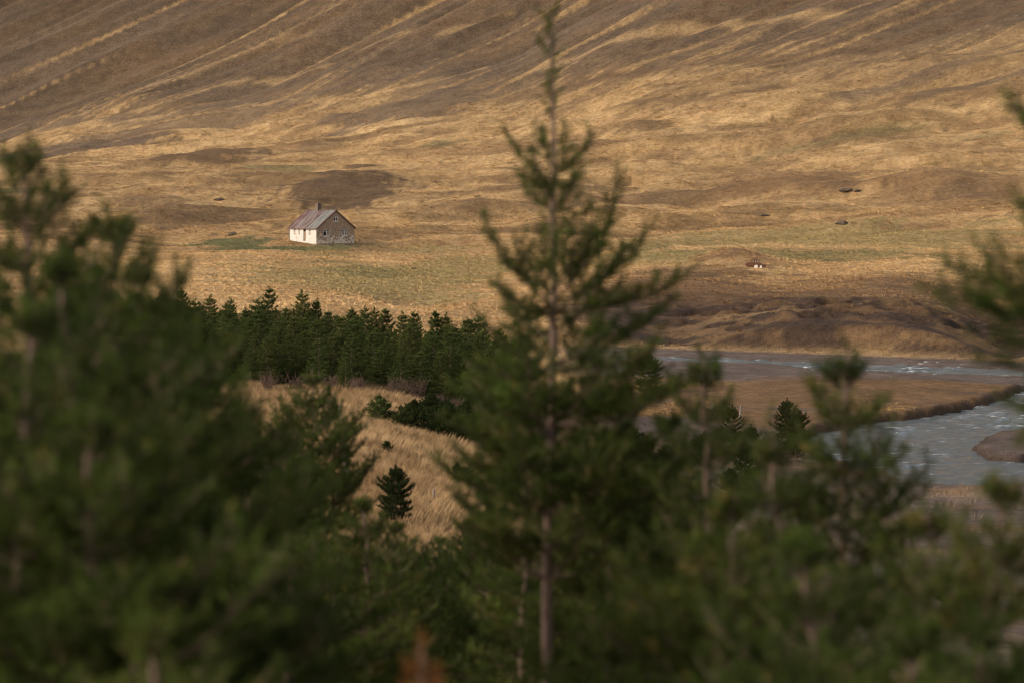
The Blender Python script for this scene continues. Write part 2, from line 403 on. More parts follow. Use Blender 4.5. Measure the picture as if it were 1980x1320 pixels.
# ------------------------------------------------------------------ object helpers
def link(o, parent=None):
    COL.objects.link(o)
    if parent is not None:
        o.parent = parent
    return o
def tag(o, label=None, cat=None, group=None, kind=None):
    if label: o['label'] = label
    if cat: o['category'] = cat
    if group: o['group'] = group
    if kind: o['kind'] = kind
    return o
def empty(name, loc, rz=0.0):
    o = bpy.data.objects.new(name, None)
    o.location = loc; o.rotation_euler = (0, 0, rz); o.empty_display_size = 0.3
    return link(o)
def np_mesh(name, V, F, mats, matidx=None, smooth=False):
    """V n x 3, F list of arrays of equal-size faces"""
    me = bpy.data.meshes.new(name)
    V = np.asarray(V, np.float32)
    Fs = [np.asarray(f, np.int32) for f in (F if isinstance(F, list) else [F]) if len(f)]
    nf = sum(len(f) for f in Fs); nl = sum(f.size for f in Fs)
    me.vertices.add(len(V)); me.loops.add(nl); me.polygons.add(nf)
    me.vertices.foreach_set('co', V.ravel())
    me.loops.foreach_set('vertex_index', np.concatenate([f.ravel() for f in Fs]))
    starts = []; o = 0
    for f in Fs:
        starts.append(o + np.arange(len(f)) * f.shape[1]); o += f.size
    me.polygons.foreach_set('loop_start', np.concatenate(starts).astype(np.int32))
    if matidx is not None:
        me.polygons.foreach_set('material_index', np.asarray(matidx, np.int32))
    me.polygons.foreach_set('use_smooth', np.full(nf, smooth, bool))
    for m in mats: me.materials.append(m)
    me.update(calc_edges=True)
    return me
def obj_np(name, V, F, mats, parent=None, matidx=None, smooth=False):
    return link(bpy.data.objects.new(name, np_mesh(name, V, F, mats, matidx, smooth)), parent)
def obj_bm(name, bm, mat, parent=None, smooth=False):
    me = bpy.data.meshes.new(name)
    bmesh.ops.recalc_face_normals(bm, faces=bm.faces)
    bm.to_mesh(me); bm.free()
    if smooth:
        for p in me.polygons: p.use_smooth = True
    me.materials.append(mat)
    return link(bpy.data.objects.new(name, me), parent)
def box(bm, x0, x1, y0, y1, z0, z1):
    vs = [bm.verts.new((x, y, z)) for x in (x0, x1) for y in (y0, y1) for z in (z0, z1)]
    for q in ((0, 1, 3, 2), (4, 6, 7, 5), (0, 4, 5, 1), (2, 3, 7, 6), (0, 2, 6, 4), (1, 5, 7, 3)):
        bm.faces.new([vs[i] for i in q])
    return vs
def bar(bm, p, q, w, h=None):
    p = Vector(p); q = Vector(q); h = h or w
    d = (q - p).normalized()
    s = d.cross(Vector((0, 0, 1)))
    if s.length < 1e-3: s = Vector((1, 0, 0))
    s.normalize(); t = s.cross(d)
    vs = [bm.verts.new(c + s * (a * w / 2) + t * (b * h / 2)) for c in (p, q) for a, b in ((-1, -1), (1, -1), (1, 1), (-1, 1))]
    for q4 in ((0, 1, 2, 3), (7, 6, 5, 4), (0, 4, 5, 1), (1, 5, 6, 2), (2, 6, 7, 3), (3, 7, 4, 0)):
        bm.faces.new([vs[i] for i in q4])

# ------------------------------------------------------------------ materials
class NT:
    def __init__(s, name, rough=0.9, spec=0.2):
        s.m = bpy.data.materials.new(name); s.m.use_nodes = True
        s.t = s.m.node_tree; s.b = s.t.nodes['Principled BSDF']
        s.b.inputs['Roughness'].default_value = rough
        s.b.inputs['Specular IOR Level'].default_value = spec
        s.co = s.t.nodes.new('ShaderNodeTexCoord')
    def n(s, t, **kw):
        o = s.t.nodes.new(t)
        for k, v in kw.items():
            if k in o.inputs: o.inputs[k].default_value = v
            else: setattr(o, k, v)
        return o
    def l(s, a, b): s.t.links.new(a, b)
    def noise(s, scale, detail=4, vec=None, rough=0.55, stretch=None):
        n = s.n('ShaderNodeTexNoise'); n.inputs['Scale'].default_value = scale; n.inputs['Detail'].default_value = detail; n.inputs['Roughness'].default_value = rough
        v = vec or s.co.outputs['Object']
        if stretch:
            mp = s.n('ShaderNodeMapping'); mp.inputs['Scale'].default_value = stretch
            s.l(v, mp.inputs['Vector']); v = mp.outputs['Vector']
        s.l(v, n.inputs['Vector'])
        return n.outputs['Fac']
    def ramp(s, f, stops):
        r = s.n('ShaderNodeValToRGB')
        e = r.color_ramp.elements
        while len(e) < len(stops): e.new(0.5)
        for el, (p, c) in zip(e, stops):
            el.position = p; el.color = (c[0], c[1], c[2], 1) if not isinstance(c, float) else (c, c, c, 1)
        s.l(f, r.inputs['Fac'])
        return r.outputs['Color']
    def mix(s, f, a, b, mode='MIX'):
        m = s.n('ShaderNodeMix', data_type='RGBA', blend_type=mode)
        for sock, v in ((m.inputs[0], f), (m.inputs[6], a), (m.inputs[7], b)):
            if isinstance(v, (int, float)): sock.default_value = v
            elif isinstance(v, (tuple, list)): sock.default_value = (*v, 1)
            else: s.l(v, sock)
        return m.outputs[2]
    def color(s, c):
        if isinstance(c, tuple): s.b.inputs['Base Color'].default_value = (*c, 1)
        else: s.l(c, s.b.inputs['Base Color'])
    def bump(s, f, strength=0.5, dist=0.05):
        b = s.n('ShaderNodeBump'); b.inputs['Strength'].default_value = strength; b.inputs['Distance'].default_value = dist
        s.l(f, b.inputs['Height']); s.l(b.outputs[0], s.b.inputs['Normal'])

def mat_ground():
    k = NT('ground_cover', 0.95, 0.1)
    a = k.n('ShaderNodeAttribute', attribute_name='cover', attribute_type='GEOMETRY')
    f1 = k.noise(0.9, 6, rough=0.7); f2 = k.noise(0.16, 5, rough=0.65); f3 = k.noise(5.0, 4, rough=0.7)
    v = k.ramp(f1, [(0.28, 0.50), (0.5, 0.95), (0.72, 1.35)])
    v2 = k.ramp(f2, [(0.3, 0.72), (0.7, 1.22)])
    v3 = k.ramp(f3, [(0.3, 0.7), (0.7, 1.25)])
    c = k.mix(1.0, a.outputs['Color'], v, 'MULTIPLY'); c = k.mix(1.0, c, v2, 'MULTIPLY'); c = k.mix(1.0, c, v3, 'MULTIPLY')
    k.color(c)
    s = k.n('ShaderNodeMath', operation='ADD'); k.l(f1, s.inputs[0]); k.l(f3, s.inputs[1])
    k.bump(s.outputs[0], 0.9, 0.5)
    return k.m
def mat_tuft():
    k = NT('dry_grass', 0.9, 0.1)
    a = k.n('ShaderNodeAttribute', attribute_name='tint', attribute_type='INSTANCER')
    o = k.n('ShaderNodeObjectInfo')
    v = k.ramp(o.outputs['Random'], [(0.0, 0.86), (1.0, 1.16)])
    k.color(k.mix(1.0, a.outputs['Color'], v, 'MULTIPLY'))
    return k.m
def mat_foliage(name, dark, light, tip=None, spread=0.5):
    k = NT(name, 0.85, 0.06)
    o = k.n('ShaderNodeObjectInfo')
    g = k.n('ShaderNodeNewGeometry')
    f = k.noise(3.0, 3)
    c = k.mix(k.ramp(f, [(0.35, 0.0), (0.65, 1.0)]), dark, light)
    if tip:
        f2 = k.noise(7.0, 2)
        c = k.mix(k.ramp(f2, [(0.60, 0.0), (0.70, 0.85)]), c, tip)
    v = k.ramp(g.outputs['Random Per Island'], [(0.0, 1 - spread * 0.7), (1.0, 1 + spread)])
    v2 = k.ramp(o.outputs['Random'], [(0.0, (0.75, 0.80, 0.78)), (0.35, (0.95, 1.0, 0.9)), (0.7, (1.05, 1.0, 0.95)), (1.0, (1.35, 1.2, 1.1))])
    c = k.mix(1.0, c, v, 'MULTIPLY'); c = k.mix(1.0, c, v2, 'MULTIPLY')
    k.color(c)
    tr = k.n('ShaderNodeBsdfTranslucent'); k.l(c, tr.inputs['Color'])
    ms = k.n('ShaderNodeMixShader'); ms.inputs[0].default_value = 0.46
    k.l(k.b.outputs[0], ms.inputs[1]); k.l(tr.outputs[0], ms.inputs[2])
    k.l(ms.outputs[0], k.t.nodes['Material Output'].inputs['Surface'])
    return k.m
def mat_simple(name, c1, c2, scale=4, rough=0.85, stretch=None, bump=0.3, spec=0.2, bd=0.02):
    k = NT(name, rough, spec)
    f = k.noise(scale, 5, stretch=stretch)
    k.color(k.ramp(f, [(0.3, c1), (0.7, c2)]))
    if bump: k.bump(f, bump, bd)
    return k.m

M_GROUND = mat_ground()
M_TUFT = mat_tuft()
M_PINE = mat_foliage('pine_needles', (0.024, 0.036, 0.007), (0.054, 0.071, 0.014), (0.105, 0.082, 0.022))
M_PINE_FAR = mat_foliage('dark_pine_needles', (0.016, 0.023, 0.007), (0.034, 0.042, 0.012), (0.055, 0.048, 0.017), 0.4)
M_SPRUCE = mat_foliage('spruce_needles', (0.034, 0.046, 0.013), (0.076, 0.088, 0.025), (0.125, 0.105, 0.040), 0.5)
M_RUSTLEAF = mat_foliage('withered_needles', (0.075, 0.030, 0.009), (0.14, 0.056, 0.014))
M_BARK = mat_simple('pine_bark', (0.060, 0.037, 0.027), (0.135, 0.085, 0.063), 14, 0.9, (1, 1, 0.35))
M_TWIG = mat_simple('bare_twigs', (0.055, 0.032, 0.024), (0.12, 0.07, 0.05), 6, 0.9, None, 0)
M_POST = mat_simple('weathered_post', (0.12, 0.095, 0.080), (0.24, 0.195, 0.165), 9, 0.9, (1, 1, 0.2))
M_ROCK = mat_simple('dark_rock', (0.040, 0.028, 0.018), (0.11, 0.078, 0.05), 2.5, 0.9, None, 0.8, 0.2, 0.1)

# ------------------------------------------------------------------ the ground: one sheet, finer where the view falls
def grid_axis(segs):
    out = []
    for a, b, n in segs: out.append(np.linspace(a, b, n, endpoint=False))
    return np.append(np.concatenate(out), segs[-1][1])
tt = grid_axis([(-0.9, -0.27, 26), (-0.27, -0.19, 18), (-0.19, 0.19, 350), (0.19, 0.27, 18), (0.27, 0.9, 26)])
ll = grid_axis([(math.log(2.0), math.log(85), 60), (math.log(85), math.log(160), 80), (math.log(160), math.log(300), 160), (math.log(300), math.log(440), 150), (math.log(440), math.log(900), 200), (math.log(900), math.log(1350), 200), (math.log(1350), math.log(1900), 180), (math.log(1900), math.log(4500), 50)])
T, Lg = np.meshgrid(tt, ll)
GY = np.exp(Lg); GX = T * GY
GZ = height(GX, GY)
nr, nc = GX.shape
V = np.stack([GX.ravel(), GY.ravel(), GZ.ravel()], -1)
idx = np.arange(nr * nc).reshape(nr, nc)
F = np.stack([idx[:-1, :-1], idx[:-1, 1:], idx[1:, 1:], idx[1:, :-1]], -1).reshape(-1, 4)
# steepness for the earth colours
dzx = np.gradient(GZ, axis=1) / np.maximum(np.gradient(GX, axis=1), 1e-6)
dzy = np.gradient(GZ, axis=0) / np.maximum(np.gradient(GY, axis=0), 1e-6)
ST = np.hypot(dzx, dzy)
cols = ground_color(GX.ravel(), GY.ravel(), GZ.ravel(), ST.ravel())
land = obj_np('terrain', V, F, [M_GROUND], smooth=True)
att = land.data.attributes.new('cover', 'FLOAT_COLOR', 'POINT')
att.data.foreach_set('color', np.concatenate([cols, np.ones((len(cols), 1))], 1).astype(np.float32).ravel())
tag(land, 'grassy valley floor rising into a brown mountain side', None, None, 'structure')

def zs(x, y):
    """height read from the built sheet itself (bilinear in its own grid)"""
    x = np.atleast_1d(np.asarray(x, float)); y = np.atleast_1d(np.asarray(y, float))
    fi = np.interp(np.log(np.maximum(y, 2.01)), ll, np.arange(len(ll))); fj = np.interp(x / np.maximum(y, 2.01), tt, np.arange(len(tt)))
    i = np.clip(fi.astype(int), 0, nr - 2); j = np.clip(fj.astype(int), 0, nc - 2)
    a = fi - i; b = fj - j
    return GZ[i, j] * (1 - a) * (1 - b) + GZ[i + 1, j] * a * (1 - b) + GZ[i, j + 1] * (1 - a) * b + GZ[i + 1, j + 1] * a * b
def zg(x, y): return float(zs(x, y)[0])
def steep_at(x, y):
    fi = np.interp(np.log(y), ll, np.arange(len(ll))); fj = np.interp(x / y, tt, np.arange(len(tt)))
    return ST[np.clip(fi.astype(int), 0, nr - 1), np.clip(fj.astype(int), 0, nc - 1)]
def hit(px, py):
    """point of the built sheet under a photo pixel, for standing things on it"""
    d = pixdir(px, py)
    Ys = np.exp(np.linspace(math.log(60), math.log(2000), 2500))
    p = d[None, :] * (Ys / d[1])[:, None]
    h = zs(p[:, 0], p[:, 1]) - (CAMZ + p[:, 2])
    k = int(np.argmax(h > 0))
    q = p[k]
    return np.array([q[0], q[1], zg(q[0], q[1])])

# ------------------------------------------------------------------ water
def mat_water():
    k = NT('river_water', 0.12, 0.5)
    a = k.n('ShaderNodeAttribute', attribute_name='foam', attribute_type='GEOMETRY')
    f = k.noise(1.3, 8, stretch=(0.6, 1.5, 1), rough=0.75)
    foam = k.n('ShaderNodeMath', operation='MULTIPLY_ADD'); k.l(f, foam.inputs[0]); foam.inputs[1].default_value = 0.9; k.l(a.outputs['Fac'], foam.inputs[2])
    fm = k.ramp(foam.outputs[0], [(0.50, 0.0), (0.64, 0.22), (0.86, 1.0)])
    k.color(k.mix(fm, (0.062, 0.070, 0.068), (0.58, 0.58, 0.55)))
    r = k.ramp(fm, [(0.0, 0.10), (1.0, 0.8)])
    k.l(r, k.b.inputs['Roughness'])
    w = k.noise(1.6, 6, stretch=(0.7, 1.3, 1), rough=0.7)
    k.bump(w, 1.0, 0.5)
    return k.m
wx0, wx1, wy0, wy1 = 8.0, 100.0, 172.0, 330.0
xa = np.linspace(wx0, wx1, 230); ya = np.linspace(wy0, wy1, 340)
WX, WY = np.meshgrid(xa, ya)
rap = fbm(WX / 9, WY / 12, 201, 3)
wv = fbm(WX / 2.6, WY / 1.7, 202, 4)
WZ = 0.02 + wv * (0.17 + 0.20 * sstep(-0.1, 0.5, rap)) + fbm(WX / 0.9, WY / 0.8, 203, 2) * 0.05
fine = fbm(WX / 1.5 + wv, WY / 0.9, 204, 3)
crest = sstep(0.05, 0.6, wv * 0.6 + fine * 0.5) * (0.45 + 0.75 * sstep(-0.2, 0.4, rap))
idw = np.arange(WX.size).reshape(WX.shape)
river = obj_np('river', np.stack([WX.ravel(), WY.ravel(), WZ.ravel()], -1), np.stack([idw[:-1, :-1], idw[:-1, 1:], idw[1:, 1:], idw[1:, :-1]], -1).reshape(-1, 4), [mat_water()], smooth=True)
at_f = river.data.attributes.new('foam', 'FLOAT', 'POINT')
at_f.data.foreach_set('value', (crest * 0.42).astype(np.float32).ravel())
tag(river, 'fast grey river with white rapids winding round the brown spit', None, None, 'structure')

# ------------------------------------------------------------------ grass
def tuft_mesh(name, n, h, spread, w, lean, seed):
    rg = np.random.default_rng(seed)
    az = rg.uniform(0, 2 * np.pi, n); r = spread * np.sqrt(rg.uniform(0, 1, n))
    hh = h * rg.uniform(0.55, 1.1, n); le = lean * rg.uniform(0.3, 1.2, n); az2 = az + rg.normal(0, 0.7, n)
    b = np.stack([r * np.cos(az), r * np.sin(az), np.full(n, -0.05)], -1)
    d = np.stack([np.cos(az2), np.sin(az2), np.zeros(n)], -1)
    sd_ = np.stack([-np.sin(az2 + 0.6), np.cos(az2 + 0.6), np.zeros(n)], -1) * (w / 2)
    mid = b + d * (le * hh * 0.35)[:, None] + np.array([0, 0, 1]) * (hh * 0.62)[:, None]
    top = b + d * (le * hh)[:, None] + np.array([0, 0, 1]) * hh[:, None]
    V = np.stack([b - sd_, b + sd_, mid + sd_ * 0.7, mid - sd_ * 0.7, top], 1).reshape(-1, 3)
    o = np.arange(n)[:, None] * 5
    return np_mesh(name, V, [o + np.array([0, 1, 2, 3]), o + np.array([3, 2, 4])], [M_TUFT])
def scatter(name, label, P, scale, tint, src, seed):
    rg = np.random.default_rng(seed)
    n = len(P)
    me = bpy.data.meshes.new(name)
    me.vertices.add(n); me.vertices.foreach_set('co', np.asarray(P, np.float32).ravel())
    a = me.attributes.new('tint', 'FLOAT_COLOR', 'POINT'); a.data.foreach_set('color', np.concatenate([tint, np.ones((n, 1))], 1).astype(np.float32).ravel())
    a = me.attributes.new('turn', 'FLOAT_VECTOR', 'POINT')
    rot = np.stack([rg.normal(0, .1, n), rg.normal(0, .1, n), rg.uniform(0, 6.28, n)], -1)
    a.data.foreach_set('vector', rot.astype(np.float32).ravel())
    a = me.attributes.new('size', 'FLOAT', 'POINT'); a.data.foreach_set('value', np.asarray(scale, np.float32))
    me.materials.append(M_TUFT)
    o = link(bpy.data.objects.new(name, me))
    g = bpy.data.node_groups.new(name + '_nodes', 'GeometryNodeTree')
    g.interface.new_socket('Geometry', in_out='INPUT', socket_type='NodeSocketGeometry')
    g.interface.new_socket('Geometry', in_out='OUTPUT', socket_type='NodeSocketGeometry')
    gi = g.nodes.new('NodeGroupInput'); go = g.nodes.new('NodeGroupOutput')
    ip = g.nodes.new('GeometryNodeInstanceOnPoints'); oi = g.nodes.new('GeometryNodeObjectInfo')
    oi.inputs['Object'].default_value = src; oi.inputs['As Instance'].default_value = True; oi.transform_space = 'ORIGINAL'
    r = g.nodes.new('GeometryNodeInputNamedAttribute'); r.data_type = 'FLOAT_VECTOR'; r.inputs['Name'].default_value = 'turn'
    e = g.nodes.new('FunctionNodeEulerToRotation')
    s = g.nodes.new('GeometryNodeInputNamedAttribute'); s.data_type = 'FLOAT'; s.inputs['Name'].default_value = 'size'
    g.links.new(gi.outputs[0], ip.inputs['Points']); g.links.new(oi.outputs['Geometry'], ip.inputs['Instance'])
    g.links.new(r.outputs['Attribute'], e.inputs[0]); g.links.new(e.outputs[0], ip.inputs['Rotation']); g.links.new(s.outputs['Attribute'], ip.inputs['Scale'])
    g.links.new(ip.outputs[0], go.inputs[0])
    md = o.modifiers.new('scatter', 'NODES'); md.node_group = g
    tag(o, label, None, None, 'stuff')
    return o
def tuft_source(me, px, py):
    p = hit(px, py)
    o = link(bpy.data.objects.new('grass_tuft', me)); o.location = p
    tag(o, 'dry straw coloured grass tuft', None, None, 'stuff')
    return o
src_tall = tuft_source(tuft_mesh('tall_tuft', 22, 0.62, 0.22, 0.022, 0.5, 1), 800, 900)
src_tus = tuft_source(tuft_mesh('tussock', 30, 0.26, 0.42, 0.06, 1.2, 2), 800, 520)
src_mat = tuft_source(tuft_mesh('tussock_far', 26, 0.30, 0.8, 0.12, 1.5, 3), 900, 300)
def sample(n, t0, t1, y0, y1, seed, p=1.0):
    rg = np.random.default_rng(seed)
    u = rg.uniform(0, 1, n)
    y = (y0 ** (1 + p) + u * (y1 ** (1 + p) - y0 ** (1 + p))) ** (1 / (1 + p))
    x = rg.uniform(t0, t1, n) * y
    return x, y, rg
def do_scatter(name, label, n, t0, t1, y0, y1, src, seed, smin, smax, keep=None, p=1.0, gain=1.15):
    x, y, rg = sample(n, t0, t1, y0, y1, seed, p)
    z = zs(x, y); st = steep_at(x, y)
    c = ground_color(x, y, z, st)
    sd = river_sd(x, y)
    k = sd > 1.2
    hx = (x - HOUSE[0]) * math.cos(HANG) + (y - HOUSE[1]) * math.sin(HANG); hy = -(x - HOUSE[0]) * math.sin(HANG) + (y - HOUSE[1]) * math.cos(HANG)
    k &= ~((hx > -0.3) & (hx < HW + .3) & (hy > -.3) & (hy < HL + .3))
    if keep is not None: k &= keep(x, y, z, c, rg)
    x, y, z, c = x[k], y[k], z[k], c[k]
    cl = sstep(-0.3, 0.5, fbm(x / 4, y / 4, 300 + seed, 2))
    sc = rg.uniform(smin, smax, len(x)) * (0.75 + 0.5 * cl)
    return scatter(name, label, np.stack([x, y, z], -1), sc, np.clip(c * gain * rg.normal(1, .07, len(x))[:, None], 0.01, .7), src, seed)
lum = lambda c: c @ np.array([.3, .6, .1])
do_scatter('meadow_grass', 'tall dry grass on the knoll before the spruce plantation', 75000, -0.2, 0.05, 55, 190, src_tall, 11, 0.6, 1.15,
           lambda x, y, z, c, rg: (lum(c) > 0.12) & (rg.uniform(0, 1, len(x)) > sstep(0.0, 0.05, x / y)), 1.0, 0.86)
do_scatter('slope_grass', 'tufts of brown grass on the stony slope by the river', 24000, -0.01, 0.2, 45, 218, src_tall, 12, 0.4, 0.9,
           lambda x, y, z, c, rg: (rg.uniform(0, 1, len(x)) < sstep(-0.01, 0.045, x / y)) & (rg.uniform(0, 1, len(x)) < np.clip((lum(c) - 0.125) * 7, 0.04, 1)), 1.0)
do_scatter('valley_grass', 'short brown grass on the spit between the two river arms', 42000, -0.2, 0.2, 186, 320, src_tus, 13, 0.35, 0.75,
           lambda x, y, z, c, rg: (lum(c) > 0.115), 1.0)
do_scatter('field_grass', 'tussocky straw field round the house', 70000, -0.2, 0.2, 316, 660, src_tus, 14, 0.5, 1.15,
           lambda x, y, z, c, rg: (rg.uniform(0, 1, len(x)) < np.clip((lum(c) - 0.05) * 9, 0.12, 1)), 1.0)
do_scatter('hill_grass', 'straw grass on the lower mountain apron', 60000, -0.2, 0.2, 600, 1350, src_mat, 15, 0.5, 1.3,
           lambda x, y, z, c, rg: (rg.uniform(0, 1, len(x)) < np.clip((lum(c) - 0.10) * 9, 0.03, 1)), 1.0)

# ------------------------------------------------------------------ conifers
def tube(P, r0, r1, sides):
    P = np.asarray(P); n = len(P)
    d = np.gradient(P, axis=0); d /= np.linalg.norm(d, axis=1)[:, None] + 1e-9
    ref = np.where(np.abs(d[:, 2:3]) > 0.9, np.array([[1.0, 0, 0]]), np.array([[0, 0, 1.0]]))
    s = np.cross(d, ref); s /= np.linalg.norm(s, axis=1)[:, None] + 1e-9
    t = np.cross(s, d)
    rr = np.linspace(r0, r1, n)
    a = np.arange(sides) * 2 * np.pi / sides
    V = P[:, None, :] + rr[:, None, None] * (np.cos(a)[None, :, None] * s[:, None, :] + np.sin(a)[None, :, None] * t[:, None, :])
    i = np.arange(n - 1)[:, None] * sides; j = np.arange(sides)[None, :]; j2 = (j + 1) % sides
    F = np.stack([i + j, i + j2, i + sides + j2, i + sides + j], -1).reshape(-1, 4)
    return V.reshape(-1, 3), F
def needles(A, B, dens, nl, nw, rg, spread=0.9):
    A = np.asarray(A); B = np.asarray(B)
    d = B - A; L = np.linalg.norm(d, axis=1)
    cnt = np.maximum(2, rg.poisson(L * dens))
    k = np.repeat(np.arange(len(A)), cnt)
    n = len(k)
    u = rg.uniform(0, 1.04, n)
    ax = d[k] / (L[k][:, None] + 1e-9)
    r = rg.normal(0, 1, (n, 3)); r -= (r * ax).sum(1)[:, None] * ax; r /= np.linalg.norm(r, axis=1)[:, None] + 1e-9
    al = rg.uniform(0.45, 0.45 + spread, n)
    nd = ax * np.cos(al)[:, None] + r * np.sin(al)[:, None]
    nd[:, 2] += 0.10
    p = A[k] + d[k] * u[:, None]
    sd_ = np.cross(nd, rg.normal(0, 1, (n, 3))); sd_ /= np.linalg.norm(sd_, axis=1)[:, None] + 1e-9
    ln = nl * rg.uniform(0.7, 1.2, n)
    V = np.stack([p - sd_ * nw / 2, p + sd_ * nw / 2, p + nd * ln[:, None]], 1).reshape(-1, 3)
    return V, np.arange(3 * n).reshape(-1, 3)
class Acc:
    def __init__(s): s.V = []; s.F4 = []; s.F3 = []; s.n = 0
    def add(s, V, F):
        (s.F4 if F.shape[1] == 4 else s.F3).append(F + s.n); s.V.append(V); s.n += len(V)
def grow_branch(base, az, el0, el1, Lb, P, rg, wood, leaf, bare=0.12):
    """one limb: curved axis, side twigs in two or three ranks, needles along them"""
    n = 7
    s = np.linspace(0, 1, n)
    el = el0 + (el1 - el0) * s ** 1.3
    azs = az + rg.normal(0, 0.10) * s * 2 + rg.normal(0, 0.05, n)
    st = np.stack([np.cos(el) * np.cos(azs), np.cos(el) * np.sin(azs), np.sin(el)], -1) * (Lb / (n - 1))
    pts = np.concatenate([[base], base + np.cumsum(st[:-1], 0)])
    wood.add(*tube(pts, max(P['wr'] * Lb, 0.004), 0.003, 4))
    A = []; B = []
    k0 = 1 if bare < 0.3 else 2
    for i in range(k0, n - 1): A.append(pts[i]); B.append(pts[i + 1])
    nt_ = max(3, int(Lb * P['twigs']))
    for q in range(nt_):
        f = bare + (1 - bare) * (q + rg.uniform(0.2, 0.8)) / nt_
        x = f * (n - 1); i = min(int(x), n - 2)
        p = pts[i] + (pts[i + 1] - pts[i]) * (x - i)
        d = pts[i + 1] - pts[i]; d = d / np.linalg.norm(d)
        side = np.cross(d, [0, 0, 1.0]); side /= np.linalg.norm(side) + 1e-9
        sg = 1 if q % 2 else -1
        ang = rg.uniform(0.6, 1.05)
        tl = P['tw'] * Lb * (1 - f * 0.72) * rg.uniform(0.6, 1.15) + P['tmin']
        td = d * math.cos(ang) + side * sg * math.sin(ang) + np.array([0, 0, rg.uniform(-0.05, 0.5)])
        td /= np.linalg.norm(td)
        m = p + td * tl * 0.5
        td2 = td * 0.8 + d * 0.25 + np.array([0, 0, rg.uniform(0.05, 0.55)]); td2 /= np.linalg.norm(td2)
        e = m + td2 * tl * 0.5
        A += [p + td * tl * 0.15, m]; B += [m, e]
        if P.get('twood', True): wood.add(*tube(np.array([p, m, e]), 0.005, 0.002, 3))
        if tl > P['sub']:
            for h in range(2 if tl < 2 * P['sub'] else 4):
                g = rg.uniform(0.25, 0.95); b0 = p + (e - p) * g
                sd_ = np.cross(td, [0, 0, 1.0]); sd_ /= np.linalg.norm(sd_) + 1e-9
                dd = td * 0.6 + sd_ * (1 if h % 2 else -1) * 0.7 + np.array([0, 0, rg.uniform(-.1, .5)]); dd /= np.linalg.norm(dd)
                A.append(b0); B.append(b0 + dd * tl * rg.uniform(0.3, 0.5))
    leaf.add(*needles(A, B, P['dens'], P['nl'], P['nw'], rg))
PINE = dict(wr=0.012, twigs=15, tw=0.46, tmin=0.06, sub=0.24, dens=138, nl=0.062, nw=0.0122)
PINE_NEAR = dict(PINE, dens=128, nw=0.0130)
def conifer_parts(H, prof, P, seed, whorl=0.33, per=5, el=(0.35, 1.0), leader=0.5, given=(), low=0.12, bend=0.02, skip=None):
    """trunk polyline and limbs of a young conifer of height H; prof(d) gives limb reach at d metres below the tip"""
    rg = np.random.default_rng(seed)
    nz = 14
    zz = np.linspace(0, H, nz)
    bx = np.cumsum(rg.normal(0, bend, nz)); by = np.cumsum(rg.normal(0, bend, nz))
    bx -= np.linspace(0, 1, nz) * bx[-1]; by -= np.linspace(0, 1, nz) * by[-1]
    bx[0] = by[0] = 0
    tp = np.stack([bx, by, zz], -1)
    def tr(z): return np.array([np.interp(z, zz, bx), np.interp(z, zz, by), z])
    limbs = []
    # leader: short tufts on a nearly bare shoot
    w, l = Acc(), Acc()
    A = []; B = []
    nlt = max(4, int(leader / (0.045 if leader < 0.6 else 0.026)))
    big = 1.0 if leader < 0.6 else 1.55
    for k in range(nlt):
        z = H - leader * (k + 0.2) / nlt
        a = rg.uniform(0, 6.28); q = tr(z); L = P['nl'] * rg.uniform(0.6, 1.6) * big * (0.45 + 0.75 * abs(math.sin(z * 17)) if big > 1 else 1)
        A.append(q); B.append(q + np.array([math.cos(a) * 0.6, math.sin(a) * 0.6, 0.8]) * L)
    A.append(tr(H - 0.08 * min(1, leader))); B.append(tr(H))
    l.add(*needles(A, B, P['dens'] * 1.3, P['nl'] * 0.7, P['nw'], rg)); 
    w.add(*tube(np.array([tr(H - leader), tr(H - leader * .4), tr(H)]), 0.010, 0.005, 5))
    limbs.append((w, l))
    for (zb, az, e0, e1, Lb) in given:
        w, l = Acc(), Acc(); grow_branch(tr(zb), az, e0, e1, Lb, P, rg, w, l); limbs.append((w, l))
    d = leader if skip is None else skip
    while d < H * (1 - low):
        m = per + rg.integers(-1, 2)
        a0 = rg.uniform(0, 6.28)
        for k in range(m):
            dd = d + rg.uniform(-0.08, 0.08) * whorl * 2
            reach = prof(dd) * rg.uniform(0.72, 1.18)
            if reach < 0.05: continue
            f = min(1, dd / H)
            e0 = el[1] + (el[0] - el[1]) * min(1, f * 1.6) + rg.normal(0, 0.12)
            Lq = min(reach / max(0.35, math.cos(e0 + 0.15)), 0.62 * max(dd, 0.06) / max(0.22, math.sin(min(1.4, max(0.1, e0 + 0.2)))))
            w, l = Acc(), Acc()
            grow_branch(tr(max(0.05, H - dd)), a0 + k * 6.283 / m + rg.normal(0, .15), e0 - 0.15, e0 + rg.uniform(0.25, 0.6), Lq, P, rg, w, l, 0.12 if f < 0.6 else 0.3)
            limbs.append((w, l))
        d += whorl * rg.uniform(0.8, 1.2)
    return tp, limbs
def acc_mesh(name, accs, mats, idxs):
    V = []; F4 = []; F3 = []; M4 = []; M3 = []; n = 0
    for a, mi in zip(accs, idxs):
        if not a.V: continue
        for f in a.F4: F4.append(f + n); M4.append(np.full(len(f), mi))
        for f in a.F3: F3.append(f + n); M3.append(np.full(len(f), mi))
        V += a.V; n += a.n
    F = ([np.concatenate(F4)] if F4 else []) + ([np.concatenate(F3)] if F3 else [])
    mi = np.concatenate(M4 + M3)
    return np_mesh(name, np.concatenate(V), F, mats, mi)
def trunk_mesh(tp, r0, r1, sides=7):
    V, F = tube(tp, r0, r1, sides)
    return np_mesh('trunk', V, F, [M_BARK], smooth=True)
